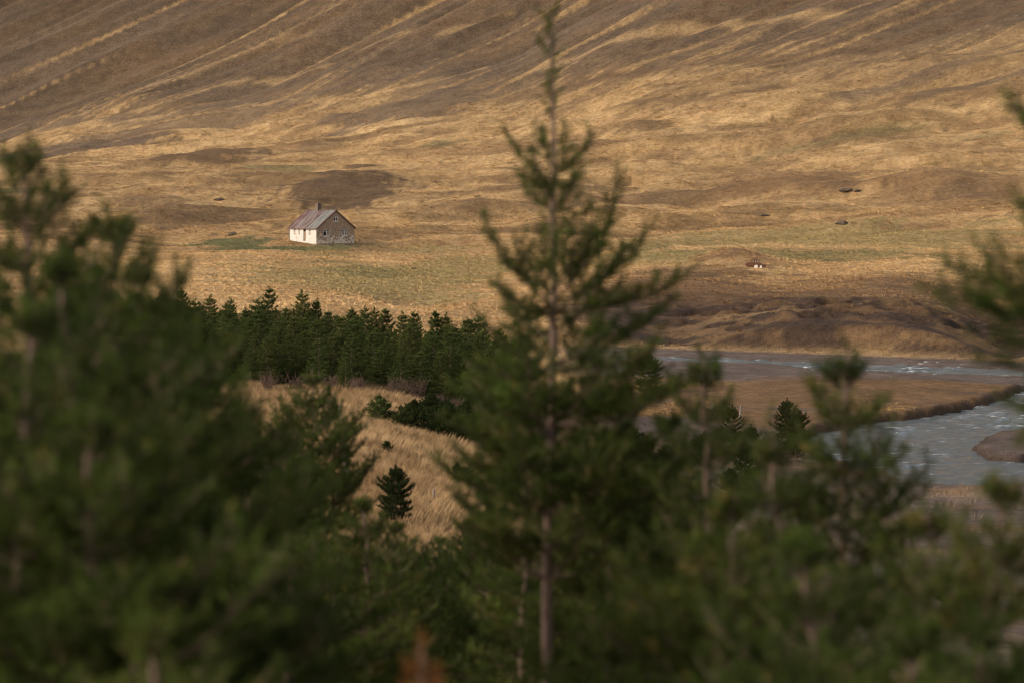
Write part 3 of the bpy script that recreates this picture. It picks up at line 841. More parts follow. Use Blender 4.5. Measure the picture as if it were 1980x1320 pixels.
def conifer(name, label, cat, group, loc, H, prof, P, seed, mat, split=False, rz=0.0, rad=None, **kw):
    root = empty(name, loc, rz)
    tag(root, label, cat, group)
    tp, limbs = conifer_parts(H, prof, P, seed, **kw)
    tp = tp.copy(); tp[0, 2] = -0.25
    link(bpy.data.objects.new('trunk', trunk_mesh(tp, rad or 0.012 * H, 0.008)), root)
    if split:
        for w, l in limbs:
            b = link(bpy.data.objects.new('branch', acc_mesh('branch', [w], [M_BARK], [0])), root)
            link(bpy.data.objects.new('needles', acc_mesh('needles', [l], [mat], [0])), b)
    else:
        accs = []; ix = []
        for w, l in limbs: accs += [w, l]; ix += [0, 1]
        link(bpy.data.objects.new('crown', acc_mesh('crown', accs, [M_BARK, mat], ix)), root)
    return root
def copy_thing(src, loc, rz, sc, label=None):
    r = src.copy(); COL.objects.link(r)
    r.location = loc; r.rotation_euler = (0, 0, rz); r.scale = sc if isinstance(sc, tuple) else (sc, sc, sc)
    if label: r['label'] = label
    for ch in src.children:
        c = ch.copy(); COL.objects.link(c); c.parent = r
    return r
def cone(k, rmax, r0=0.0, p=0.85): return lambda d: min(rmax, r0 + k * max(d, 0) ** p)

def stand(px, py, Y):
    """foot of a tree whose tip shows at a photo pixel, Y metres away: (foot, height)"""
    p = at_y(px, py, Y)
    z = zg(p[0], p[1])
    return (p[0], p[1], z), p[2] - z

# --- the tree in the middle: limbs measured one by one
YE = 19.0
(fe, HE) = stand(1065, 22, YE)
def limb(base_py, tip_px, tip_py, depth=0.0, trunk_px=1058):
    pb = at_y(trunk_px, base_py, YE); pt = at_y(tip_px, tip_py, YE + depth)
    dz = pt[2] - pb[2]; dx = pt[0] - pb[0]; hx = math.hypot(dx, depth)
    e = math.atan2(dz, hx); L = math.hypot(hx, dz)
    return (pb[2] - fe[2], math.atan2(depth, dx), e - 0.30, e + 0.38, L * 1.06)
GIVEN = [limb(355, 980, 262, .1), limb(345, 1128, 258, -.1), limb(365, 1000, 330, -.25), limb(362, 1110, 330, .3), limb(330, 1035, 250, .2), limb(345, 1085, 290, -.25),
         limb(300, 1040, 248, .05), limb(310, 1078, 245, -.05), limb(390, 1030, 300, -.15), limb(400, 1095, 330, .1), limb(410, 1010, 350, .2), limb(420, 1085, 350, -.25), limb(430, 1040, 345, -.2),
         limb(520, 1030, 440, -.15), limb(510, 1090, 420, .15), limb(540, 1000, 480, .2), limb(550, 1120, 450, -.25), limb(560, 1060, 420, -.3), limb(640, 1040, 510, -.3), limb(650, 1140, 520, -.3), limb(660, 970, 560, .3), limb(600, 1180, 480, -.3),
         limb(590, 938, 425, .1), limb(585, 1166, 345, .15), limb(600, 1305, 518, -.15), limb(610, 960, 545, -.35), limb(575, 1110, 395, -.4), limb(580, 1010, 455, .45), limb(590, 1215, 440, .4), limb(600, 1000, 600, -.4),
         limb(700, 1285, 565, .2), limb(720, 930, 610, .1), limb(710, 1240, 660, -.4), limb(700, 985, 575, .45), limb(715, 1150, 560, .55), limb(730, 905, 690, -.2), limb(725, 1100, 640, -.6),
         limb(800, 1375, 690, .1), limb(810, 880, 730, .2), limb(820, 1290, 730, -.5), limb(820, 930, 700, .6), limb(815, 1200, 690, .7), limb(830, 860, 800, -.4)]
P_E = dict(PINE, twigs=16, tw=0.38, tmin=0.05, dens=190, nl=0.060, nw=0.0105)
conifer('pine_tree', 'tall slender young pine in the middle with a long bare leader and open limbs', 'tree', 'young conifers close to the viewer', fe, HE,
        lambda d: min(0.70, 0.20 + 0.155 * d), P_E, 101, M_PINE, True, given=GIVEN, leader=0.74, skip=(835 - 22) / FPX * YE, whorl=0.25, per=8, low=0.30, bend=0.012, rad=0.050)

# --- the other near trees: tip pixel, distance, reach growth, largest reach, seed, split?, label
NEAR = [
    (52, 262, 13.5, .26, .80, 111, True, 'bushy young pine with a blurred pointed tip at the left edge, tallest on that side', .22),
    (210, 400, 14.5, .36, .45, 112, True, 'rounded green conifer just beside the tall left edge pine', .22),
    (268, 520, 16.5, .50, .52, 113, False, 'dark bushy conifer whose shoulder hides the left end of the spruce plantation', .12),
    (120, 500, 12.0, .55, .70, 135, False, 'dense conifer filling the space under the tall left edge pine', .12),
    (395, 685, 18, .40, .40, 115, False, 'dark conifer between the left mass and the dry grass clearing', .15),
    (603, 712, 36, .42, .85, 116, True, 'light green pine with pale upright candles in front of the grass clearing', .25),
    (548, 840, 31, .36, .55, 117, False, 'dark low pine left of the light green candle pine', .1),
    (180, 790, 10.5, .60, .9, 118, False, 'shaded conifer low in the left foreground with bare twigs', .15),
    (420, 990, 11.0, .60, .60, 119, False, 'low conifer at the bottom left under the dark mass', .12),
    (640, 1120, 22, .60, 1.0, 120, False, 'bright green low pine below the candle pine at the bottom', .12),
    (700, 965, 27, .46, .75, 121, False, 'pine with upright shoots left of the small clearing pine', .12),
    (850, 1040, 40, .55, 1.5, 122, False, 'leafy green pine below the leaning fence post', .12),
    (940, 985, 33, .45, .95, 123, False, 'pine left of the middle trunk with tips against the grass', .12),
    (1362, 690, 17.5, .24, .40, 124, True, 'blurred pine right of the middle tree reaching to the far gravel', .22),
    (1245, 860, 24, .50, .9, 125, False, 'dark pine filling the gap right of the middle trunk', .12),
    (1492, 790, 15.5, .20, .40, 126, False, 'pine with one thin pale upright shoot beside the small bank pines', .30),
    (1642, 668, 16, .30, .50, 127, True, 'blurred pine with a reddish trunk standing before the river rapids', .24),
    (1790, 985, 13.5, .50, .35, 128, False, 'low blurred pine in front of the near river bank', .12),
    (1935, 930, 11.5, .45, .40, 129, False, 'blurred conifer low at the right edge below the gravel island', .12),
    (1550, 1040, 11, .62, .75, 131, False, 'wide blurred conifer at the bottom right of the middle', .12),
    (1420, 955, 13, .55, .65, 136, False, 'dark blurred conifer under the small bank pines', .12),
    (1180, 1150, 14, .60, .8, 132, False, 'low conifer right of the middle trunk at the bottom', .12),
    (1800, 1215, 9.5, .62, .8, 133, False, 'yellowish green low conifer at the bottom right corner', .12),
    (330, 640, 15.5, .55, .60, 151, False, 'dense conifer before the left part of the plantation', .12),
    (70, 600, 11, .55, .80, 152, False, 'dense dark conifer low at the left edge', .12),
    (475, 815, 20, .42, .55, 153, False, 'conifer at the left rim of the dry clearing', .12),
    (235, 720, 12, .55, .75, 154, False, 'conifer in the middle of the left dark mass', .12),
    (765, 1015, 31, .50, .80, 155, False, 'low pine closing the clearing under the lone small pine', .10),
    (905, 1005, 37, .50, .85, 156, False, 'low pine closing the clearing under the rim shrub', .10),
    (1900, 1190, 10.5, .50, .60, 160, False, 'dim conifer at the lower right edge under the stony slope', .12),
    (560, 985, 19, .50, .75, 161, False, 'dark conifer under the candle pine on its left', .12),
    (1050, 1010, 24, .50, .70, 162, False, 'dark conifer behind the lower trunk of the middle tree', .12),
    (1180, 775, 21, .42, .75, 141, False, 'dark pine just right of the middle trunk with its tip among the limbs', .15),
    (1300, 800, 19.5, .40, .48, 142, False, 'dense pine between the middle tree and the right hand pines', .15),
    (1005, 640, 22, .30, .38, 143, False, 'pine close behind the middle tree on its shaded side', .2),
    (300, 1200, 9.0, .62, .9, 134, False, 'dark low conifer at the very bottom left', .12),
]
for (px, py, Y, k, rm, seed, split, lab, led) in NEAR:
    f, H = stand(px, py, Y)
    if H < 0.8: H = 0.8
    shown = (1320 - py) / FPX * Y + 0.85           # limbs further down stand in the thicket, out of every view
    low = max(0.12, 1 - shown / H)
    conifer('pine_tree', lab, 'tree', 'young conifers close to the viewer', f, H, cone(k * 1.25, rm, 0.04, 1.1), PINE if Y > 17 else PINE_NEAR, seed, M_PINE, split, leader=led, whorl=0.27, per=8, low=low, rad=0.03, el=(0.25, 0.9))
YG = 12.0
fg, HG = stand(2085, -60, YG)
def limb_g(base_py, tip_px, tip_py, depth=0.0):
    pb = at_y(2085, base_py, YG); pt = at_y(tip_px, tip_py, YG + depth)
    dz = pt[2] - pb[2]; dx = pt[0] - pb[0]; hx = math.hypot(dx, depth)
    e = math.atan2(dz, hx)
    return (pb[2] - fg[2], math.atan2(depth, dx), e - 0.22, e + 0.28, math.hypot(hx, dz) * 1.05)
conifer('pine_tree', 'pine beyond the right edge reaching its blurred limbs into the picture', 'tree', 'young conifers close to the viewer', fg, HG, cone(.2, .22, .05), PINE, 130, M_PINE, True,
        given=[limb_g(270, 1942, 205, .05), limb_g(330, 1990, 250, -.1), limb_g(480, 1962, 385, .1), limb_g(600, 1835, 508, .1), limb_g(610, 1778, 552, -.1), limb_g(640, 1880, 560, .25), limb_g(660, 1905, 640, -.2), limb_g(600, 1900, 480, -.25),
               limb_g(700, 1900, 690, .1), limb_g(820, 1932, 770, .05), limb_g(850, 1950, 850, -.1), limb_g(640, 1930, 600, .05)], leader=.3, whorl=.34, per=5, rad=.045)
f, H = stand(815, 1238, 9.5)
conifer('conifer_sapling', 'withered rust brown conifer tip at the bottom edge', 'tree', None, f, max(H, 0.6), cone(.26, .050, 0.010), dict(PINE, twigs=16, nl=.030, nw=.008, tmin=.02, dens=300), 140, M_RUSTLEAF, False, leader=0.08, whorl=0.06, per=7, rad=0.009, low=max(0.1, 1 - 0.6 / max(H, 0.7)))

# --- sharper pines on the knoll and by the bank: tip pixel, foot pixel
P_MID = dict(wr=0.012, twigs=11, tw=0.40, tmin=0.07, sub=0.4, dens=190, nl=0.095, nw=0.019, twood=False)
def small_pine(px, py_top, py_foot, wpx, seed, lab, name='pine_tree', group='small dark pines on the grass', mat=None, Y=None, per=7, cat='tree', led=.12, el=(0.12, 0.95)):
    p = hit(px, py_foot) if Y is None else None
    if p is None:
        q = at_y(px, py_top, Y); p = np.array([q[0], q[1], zg(q[0], q[1])])
    H = at_y(px, py_top, p[1])[2] - p[2]
    P = P_MID if p[1] < 125 else dict(P_MID, dens=62, nw=0.042, nl=0.12, twigs=8)
    rm = wpx / FPX * p[1]
    return conifer(name, lab, cat, group, tuple(p), max(H, 0.3), lambda d: min(rm, 0.04 + rm * 1.1 * (d / (0.55 * max(H, .3))) ** 0.7), P, seed, mat or M_PINE_FAR, False,
                   leader=max(H, .3) * led, whorl=max(0.13, H * 0.065), per=per, el=el, low=0.04, rad=0.02 * max(H, .5))
small_pine(766, 900, 1035, 32, 201, 'small neat dark pine standing alone in the dry grass clearing')
small_pine(747, 855, 884, 10, 202, 'tiny brownish pine sapling in the middle of the clearing', 'pine_sapling')
small_pine(733, 765, 820, 24, 203, 'small rounded spruce at the upper edge of the clearing', 'spruce_tree', mat=M_SPRUCE)
small_pine(886, 897, 940, 26, 204, 'sparse low pine shrub at the right rim of the clearing', 'pine_shrub')
small_pine(925, 925, 960, 18, 205, 'withered little shrub under the rim pine shrub', 'pine_shrub')
BUSH = [(800, 785, 850, 34, 211, 'first bushy dark pine of the clump behind the clearing rim'), (835, 772, 870, 42, 212, 'tallest pine of the dark clump behind the clearing rim'),
        (868, 790, 885, 40, 213, 'broad dark pine at the middle of the rim clump'), (905, 782, 890, 40, 214, 'dark pine of the rim clump nearest the middle tree'), (940, 792, 880, 34, 215, 'dark pine of the rim clump half hidden by the middle tree'),
        (785, 800, 835, 22, 216, 'smallest pine at the start of the rim clump'), (1000, 795, 880, 34, 217, 'dark pine seen through the limbs of the middle tree')]
for px, a, b, w, s, lab in BUSH:
    small_pine(px, a - 12, b, w * 1.35, s, lab, group='dark pine clump behind the clearing', Y=141 + (s % 3) * 3, per=9, el=(0.45, 1.1))
BANK = [(1415, 783, 890, 24, 221, 'tallest slim pine on the bank beside the two pale posts'), (1365, 832, 880, 20, 222, 'low pine on the bank, nearest the leaning posts'), (1390, 825, 885, 18, 223, 'low pine just before the tallest bank pine'),
        (1452, 822, 930, 26, 224, 'forked dark pine between the tallest bank pine and the river'), (1438, 840, 940, 20, 225, 'dark pine leaning on the forked bank pine'), (1522, 770, 880, 30, 226, 'dense dark pine nearest the river rapids on the near bank'),
        (1538, 785, 885, 26, 227, 'second tip of the dense pair of pines near the rapids'), (1487, 845, 890, 22, 228, 'pale green low pine between the bank pines'), (1412, 905, 960, 24, 229, 'low dark pine down the slope under the forked pine'),
        (1255, 683, 760, 26, 230, 'lone slim spruce on the gravel flat right of the middle tree'), (1822, 1108, 1165, 17, 231, 'small pine on the stony slope at the lower right'), (1752, 1172, 1235, 20, 232, 'small bushy pine with rusty tips low on the stony slope'),
        (1356, 1022, 1050, 16, 233, 'tiny pine tuft on the stony ground seen through the near trees'), (1340, 850, 900, 24, 234, 'low dark pine on the bank half hidden by blurred limbs'), (1290, 860, 920, 26, 235, 'dark pine on the bank close to the middle tree'),
        (1225, 825, 900, 26, 236, 'dark pine seen between the limbs right of the middle trunk')]
for px, a, b, w, s, lab in BANK:
    small_pine(px, a, b, w, s, lab, 'spruce_tree' if s == 230 else 'pine_tree', 'small dark pines on the river bank', mat=M_SPRUCE if s in (230, 228) else None, per=7)

# --- the plantation: spruces in rows
P_SPR = dict(wr=0.011, twigs=5.5, tw=0.34, tmin=0.10, sub=9, dens=80, nl=0.13, nw=0.036, twood=False)
PROTO = []
for k in range(7):
    H = 5.2 + 0.35 * (k % 4)
    q = conifer('spruce_tree', 'dark green spruce crowded among others in the plantation', 'tree', 'plantation spruces behind the clearing', (0, 0, 0), H,
                cone(0.36, 1.25 + 0.1 * (k % 3), 0.07, 0.9), P_SPR, 400 + k, M_SPRUCE, False, leader=0.22 + 0.08 * (k % 4), whorl=0.26 + 0.03 * (k % 3), per=6 + k % 3, el=(-0.05 + 0.1 * (k % 4), 0.6 + 0.1 * (k % 3)), low=0.05, rad=0.07)
    PROTO.append(q)
TIPS = [(522, 550, 'tallest spruce tip of the plantation against the straw field'), (585, 556, 'second tallest spruce, a broad tip standing over the plantation'), (500, 572, 'narrow spruce just before the tallest plantation tip'),
        (350, 552, 'spruce at the left end of the visible plantation'), (406, 566, 'pointed spruce over the left part of the plantation'), (446, 572, 'small dark spruce tip between the left and the tallest tips'),
        (612, 574, 'spruce leaning close to the broad tipped spruce'), (680, 590, 'thin pale spruce tip right of the broad tip'), (706, 588, 'spruce tip above the small clearing spruce'), (725, 590, 'spruce beside the tip over the clearing spruce'),
        (780, 598, 'thin spruce spire at the middle of the plantation ridge'), (800, 598, 'fuller spruce spire next to the thin one'), (842, 596, 'tall thin spruce on the right part of the plantation'), (862, 600, 'pale spruce tip next to the tall thin one'),
        (905, 610, 'last dense spruce before the middle tree'), (925, 605, 'spruce touching the middle tree in view'), (310, 562, 'spruce beside the blurred left trees'), (745, 592, 'short spruce in the upper row')]
rg = np.random.default_rng(77)
used = 0
MARKS = [(60, 'behind the pointed left edge pine'), (190, 'behind the blurred left trees'), (290, 'where the blurred left trees end'), (350, 'at the left end in view'), (410, 'right of the visible left end'), (460, 'left of the tallest tips'), (510, 'below the tallest tip'),
         (560, 'between the two tallest tips'), (605, 'above the candle pine'), (650, 'above the upper fence post'), (700, 'right of the upper fence post'), (745, 'above the small rounded spruce'), (790, 'left of the dark pine clump'), (835, 'above the dark pine clump'),
         (885, 'at the right of the dark pine clump'), (940, 'touching the middle tree'), (5000, 'behind the middle tree')]
ROWS = ['front', 'second', 'third', 'fourth', 'fifth', 'sixth', 'seventh', 'eighth', 'ninth', 'tenth', 'eleventh', 'twelfth', 'thirteenth']
def spruce_label(x, y, H):
    px = 990 + x / y * FPX
    where = next(t for e, t in MARKS if px < e)
    hh = 'very low' if H < 2.9 else 'low' if H < 3.5 else 'short' if H < 4.0 else 'middling' if H < 4.5 else 'rather tall' if H < 5.0 else 'tall' if H < 5.6 else 'very tall'
    return f'{hh} spruce, {ROWS[int(min(max((y - 166) / 3.7, 0), 12))]} row of the plantation, {where}'.replace('behind the pointed left edge pine', 'behind the leftmost pine').replace('behind the blurred left trees', 'behind the left trees')
def put_spruce(x, y, H, lab=None):
    global used
    k = int(rg.integers(0, 7))
    src = PROTO[k]
    H0 = max(v.co.z for v in src.children[0].data.vertices)
    s = H / H0
    w = s * rg.uniform(0.9, 1.6)
    loc = (x, y, zg(x, y) - 0.05); rz = rg.uniform(0, 6.28)
    if not src.get('placed'):
        src.location = loc; src.rotation_euler = (0, 0, rz); src.scale = (w, w, s); src['placed'] = 1
        if lab: src['label'] = lab
    else:
        src = copy_thing(src, loc, rz, (w, w, s), lab)
    if not lab: src['label'] = spruce_label(x, y, H)
    used += 1
def left_edge(y): return -0.150 * y
def right_edge(y): return -0.007 * y
spots = []
for (px, py, lab) in TIPS:
    Y = rg.uniform(196, 214)
    p = at_y(px, py, Y); z = zg(p[0], p[1])
    put_spruce(p[0], p[1], p[2] - z, lab); spots.append((p[0], p[1]))
y = 168.0
while y < 214:
    x = left_edge(y)
    while x < right_edge(y) + (y - 168) * 0.03:
        xx = x + rg.uniform(-.9, .9); yy = y + rg.uniform(-1.9, 1.9)
        if min([math.hypot(xx - a, yy - b) for a, b in spots] + [9]) > 1.0:
            # tops follow the even ridge of the wood
            top_py = np.interp(990 + xx / yy * FPX, [0, 200, 350, 500, 640, 760, 930, 1010], [530, 560, 580, 588, 604, 618, 630, 640])
            zt = CAMZ - (top_py - 330) / FPX * yy + rg.uniform(-1.3, 0.30)
            H = zt - zg(xx, yy)
            H = min(max(H, 2.4), 7.5) * (0.55 + 0.45 * min(1, (yy - 164) / 14))
            put_spruce(xx, yy, H); spots.append((xx, yy))
        x += rg.uniform(1.25, 1.95)
    y += 3.7
for s in PROTO:
    if 'placed' in s: del s['placed']

# --- bare reddish shrubs along the foot of the wood
def bare_shrub(px, Y, H, seed, lab):
    rgs = np.random.default_rng(seed)
    p = at_y(px, 760, Y); z = zg(p[0], p[1])
    acc = Acc()
    for k in range(60):
        a = rgs.uniform(0, 6.28); l = H * rgs.uniform(0.5, 1.0); o = rgs.uniform(0.05, 0.7)
        b = np.array([rgs.normal(0, .15), rgs.normal(0, .15), 0])
        e = b + np.array([math.cos(a) * o * l, math.sin(a) * o * l, l])
        m = (b + e) / 2 + rgs.normal(0, .06, 3)
        acc.add(*tube(np.array([b, m, e]), 0.014, 0.006, 3))
        for q in range(4):
            s0 = m + (e - m) * rgs.uniform(0, 1); acc.add(*tube(np.array([s0, s0 + rgs.normal(0, .14, 3) + np.array([0, 0, .16])]), 0.008, 0.005, 3))
    o = link(bpy.data.objects.new('bare_shrub', acc_mesh('bare_shrub', [acc], [M_TWIG], [0])))
    o.location = (p[0], p[1], z)
    tag(o, lab, 'shrub', 'bare shrubs at the foot of the plantation')
for i, (px, H, lab) in enumerate([(520, 1.3, 'bare reddish shrub left of the candle pine at the foot of the spruces'), (575, 1.0, 'thin leafless shrub behind the candle pine'), (640, 1.1, 'leafless shrub by the upper fence post'),
                                  (690, 1.2, 'reddish twiggy shrub left of the small rounded spruce'), (765, 1.4, 'bare shrub right of the small rounded spruce'), (800, 1.7, 'largest reddish bare shrub at the foot of the spruces'),
                                  (850, 1.2, 'bare shrub above the dark pine clump'), (890, 1.3, 'bare shrub at the end of the row near the middle tree')]):
    bare_shrub(px, 163.5 + (i % 3), H, 500 + i, lab)

# ------------------------------------------------------------------ fence posts
def post(px, py_top, Y, lean, lab, w=0.10, tall=None):
    t = at_y(px, py_top, Y); z = zg(t[0], t[1])
    H = t[2] - z
    bm = bmesh.new()
    bmesh.ops.create_cone(bm, cap_ends=True, segments=8, radius1=w / 2 * 1.1, radius2=w / 2 * 0.9, depth=H + 0.3, matrix=Matrix.Translation((0, 0, (H + 0.3) / 2 - 0.3)))
    for v in bm.verts:
        if v.co.z > H - .05: v.co.z += 0.02 * math.sin(v.co.x * 90)
        v.co.x += lean * v.co.z
    bmesh.ops.bevel(bm, geom=[e for e in bm.edges if all(v.co.z > H - .1 for v in e.verts)], offset=0.012, segments=1, affect='EDGES')
    o = obj_bm('fence_post', bm, M_POST)
    o.location = (t[0] - lean * H, t[1], z)
    tag(o, lab, 'fence post', 'old fence posts')
post(839, 944, 106, 0.07, 'leaning grey fence post in the lower clearing right of the lone small pine', .10)
post(657, 780, 139, -0.02, 'upright grey fence post at the upper left of the clearing', .13)
post(668, 868, 112, -0.03, 'broad grey post half hidden behind the light green candle pine', .22)
post(1378, 778, 213, 0.0, 'thin pale fence post on the river bank, farthest from the rapids', .12)
post(1405, 792, 211, -0.06, 'thin pale fence post just beside the tallest bank pine', .12)
post(1433, 783, 209, 0.10, 'leaning pale fence post right of the tallest bank pine', .16)

# ------------------------------------------------------------------ the house
def mat_gable():
    k = NT('peeling_gable', 0.9, 0.15)
    sep = k.n('ShaderNodeSeparateXYZ'); k.l(k.co.outputs['Object'], sep.inputs[0])
    f = k.noise(2.2, 7, rough=0.72); f2 = k.noise(0.6, 3)
    hgt = k.n('ShaderNodeMapRange'); hgt.inputs[1].default_value = 0.2; hgt.inputs[2].default_value = 4.2; hgt.inputs[3].default_value = 0.17; hgt.inputs[4].default_value = -0.10
    k.l(sep.outputs['Z'], hgt.inputs[0])
    s = k.n('ShaderNodeMath', operation='ADD'); k.l(f, s.inputs[0]); k.l(hgt.outputs[0], s.inputs[1])
    s2 = k.n('ShaderNodeMath', operation='MULTIPLY_ADD'); k.l(f2, s2.inputs[0]); s2.inputs[1].default_value = 0.35; k.l(s.outputs[0], s2.inputs[2])
    w = k.ramp(s2.outputs[0], [(0.74, 0.0), (0.83, 1.0)])
    base = k.ramp(k.noise(2.2, 5), [(0.3, (0.20, 0.13, 0.084)), (0.7, (0.31, 0.215, 0.145))])
    k.color(k.mix(w, base, (0.50, 0.40, 0.29)))
    k.bump(f, 0.4, 0.03)
    return k.m
def mat_white():
    k = NT('whitewash', 0.85, 0.2)
    f = k.noise(1.1, 6, stretch=(1, 1, 0.45), rough=0.65)
    k.color(k.ramp(f, [(0.25, (0.24, 0.18, 0.135)), (0.42, (0.36, 0.32, 0.27)), (0.8, (0.41, 0.375, 0.325))]))
    k.bump(f, 0.2, 0.02)
    return k.m
def mat_sheet(name, a, b, c):
    k = NT(name, 0.8, 0.12)
    f = k.noise(1.5, 6, stretch=(0.25, 2.8, 0.25), rough=0.7)
    k.color(k.ramp(f, [(0.38, a), (0.5, b), (0.62, c)]))
    return k.m
M_GABLE, M_WHITE = mat_gable(), mat_white()
M_SHEET = [mat_sheet('rusty_roof_sheet', (0.040, 0.016, 0.013), (0.085, 0.047, 0.040), (0.19, 0.14, 0.122)), mat_sheet('grey_roof_sheet', (0.050, 0.031, 0.027), (0.105, 0.078, 0.069), (0.19, 0.155, 0.14)),
           mat_sheet('greenish_roof_sheet', (0.07, 0.062, 0.05), (0.115, 0.125, 0.11), (0.17, 0.175, 0.155))]
M_TRIM = mat_simple('rusty_trim', (0.07, 0.035, 0.025), (0.15, 0.08, 0.055), 3)
M_CHIM = mat_simple('brown_render', (0.075, 0.050, 0.038), (0.125, 0.085, 0.065), 3)
M_FRAME = mat_simple('worn_frame_paint', (0.45, 0.40, 0.33), (0.68, 0.62, 0.54), 5)
M_DOOR = mat_simple('brown_door_boards', (0.14, 0.085, 0.055), (0.24, 0.155, 0.10), 5, 0.8, (4, 4, 0.5))
M_BOARD = mat_simple('window_boards', (0.16, 0.115, 0.085), (0.30, 0.235, 0.18), 4)
_k = NT('old_glass', 0.15, 0.5); _k.color((0.03, 0.032, 0.033)); M_GLASS = _k.m

EAVE, RIDGE, TH = 3.4, 6.75, 0.22
house = empty('farmhouse', (_hc[0], _hc[1], HOUSE[2] - 0.05), HANG)
tag(house, 'abandoned whitewashed farmhouse with a rusty gable roof, chimney and peeling brown end wall', 'house')
OX, OY = -HW / 2, -HL / 2          # local frame: x along the gable, y along the long wall
def clip_poly(P, a, b, c):         # keep a*u+b*v<=c
    out = []
    for i in range(len(P)):
        p, q = P[i], P[(i + 1) % len(P)]
        fp, fq = a * p[0] + b * p[1] - c, a * q[0] + b * q[1] - c
        if fp <= 0: out.append(p)
        if fp * fq < 0:
            t = fp / (fp - fq); out.append((p[0] + (q[0] - p[0]) * t, p[1] + (q[1] - p[1]) * t))
    return out
def wall(name, mat, W, top, holes, place, base=-0.6, gable=False):
    """wall with real openings; place(u, v, w) maps wall coordinates (w: into the house) to local space"""
    bm = bmesh.new()
    us = sorted({0.0, W, *[h[0] for h in holes], *[h[1] for h in holes]} | ({W / 2} if gable else set()))
    vs = sorted({base, top, *[h[2] for h in holes], *[h[3] for h in holes]} | ({RIDGE} if gable else set()))
    sl = (RIDGE - EAVE) / (W / 2)
    for w in (0.0, TH):
        for i in range(len(us) - 1):
            for j in range(len(vs) - 1):
                cu, cv = (us[i] + us[i + 1]) / 2, (vs[j] + vs[j + 1]) / 2
                if any(h[0] < cu < h[1] and h[2] < cv < h[3] for h in holes): continue
                P = [(us[i], vs[j]), (us[i + 1], vs[j]), (us[i + 1], vs[j + 1]), (us[i], vs[j + 1])]
                if gable:
                    P = clip_poly(P, -sl, 1, EAVE); P = clip_poly(P, sl, 1, EAVE + sl * W) if P else P
                if len(P) > 2: bm.faces.new([bm.verts.new(place(u, v, w)) for u, v in P])
    for h in holes:                 # reveals
        c = [(h[0], h[2]), (h[1], h[2]), (h[1], h[3]), (h[0], h[3])]
        for q in range(4):
            a, b = c[q], c[(q + 1) % 4]
            bm.faces.new([bm.verts.new(place(*a, 0.0)), bm.verts.new(place(*b, 0.0)), bm.verts.new(place(*b, TH)), bm.verts.new(place(*a, TH))])
    bmesh.ops.remove_doubles(bm, verts=bm.verts, dist=1e-4)
    return obj_bm(name, bm, mat, house)
gable_near = lambda u, v, w: (OX + u, OY + w, v)
gable_far = lambda u, v, w: (OX + u, OY + HL - w, v)
long_near = lambda u, v, w: (OX + w, OY + TH + 0.002 + u, v)
long_far = lambda u, v, w: (OX + HW - w, OY + TH + 0.002 + u, v)
LW = HL - 2 * TH - 0.004
GH = [(1.57, 3.05, 1.72, 3.0), (6.02, 7.3, 1.72, 3.0), (4.08, 5.12, 4.62, 5.62)]
LH = [(7.15 - TH, 7.8 - TH, 1.75, 3.05), (5.62 - TH, 6.27 - TH, 1.75, 3.05), (3.7 - TH, 4.5 - TH, 0.75, 3.12), (2.1 - TH, 2.75 - TH, 1.75, 3.05)]
w1 = wall('gable_wall', M_GABLE, HW, EAVE, GH, gable_near, gable=True); w1['label'] = 'peeling brown end wall'
w2 = wall('long_wall', M_WHITE, LW, EAVE, LH, long_near); w2['label'] = 'whitewashed sunlit wall'
wall('gable_wall', M_WHITE, HW, EAVE, [], gable_far, gable=True)
wall('long_wall', M_WHITE, LW, EAVE, [], long_far)
bm = bmesh.new(); box(bm, OX + TH, OX + HW - TH, OY + TH, OY + HL - TH, 0.30, 0.42); obj_bm('house_floor', bm, M_BOARD, house)
bm = bmesh.new(); box(bm, OX + TH, OX + HW - TH, OY + TH, OY + HL - TH, 3.42, 3.52); obj_bm('loft_floor', bm, M_BOARD, house)
def local_box(place, u0, u1, v0, v1, w0, w1, bm):
    P = [place(u, v, w) for u in (u0, u1) for v in (v0, v1) for w in (w0, w1)]
    vs = [bm.verts.new(p) for p in P]
    for q in ((0, 1, 3, 2), (4, 6, 7, 5), (0, 4, 5, 1), (2, 3, 7, 6), (0, 2, 6, 4), (1, 5, 7, 3)): bm.faces.new([vs[i] for i in q])
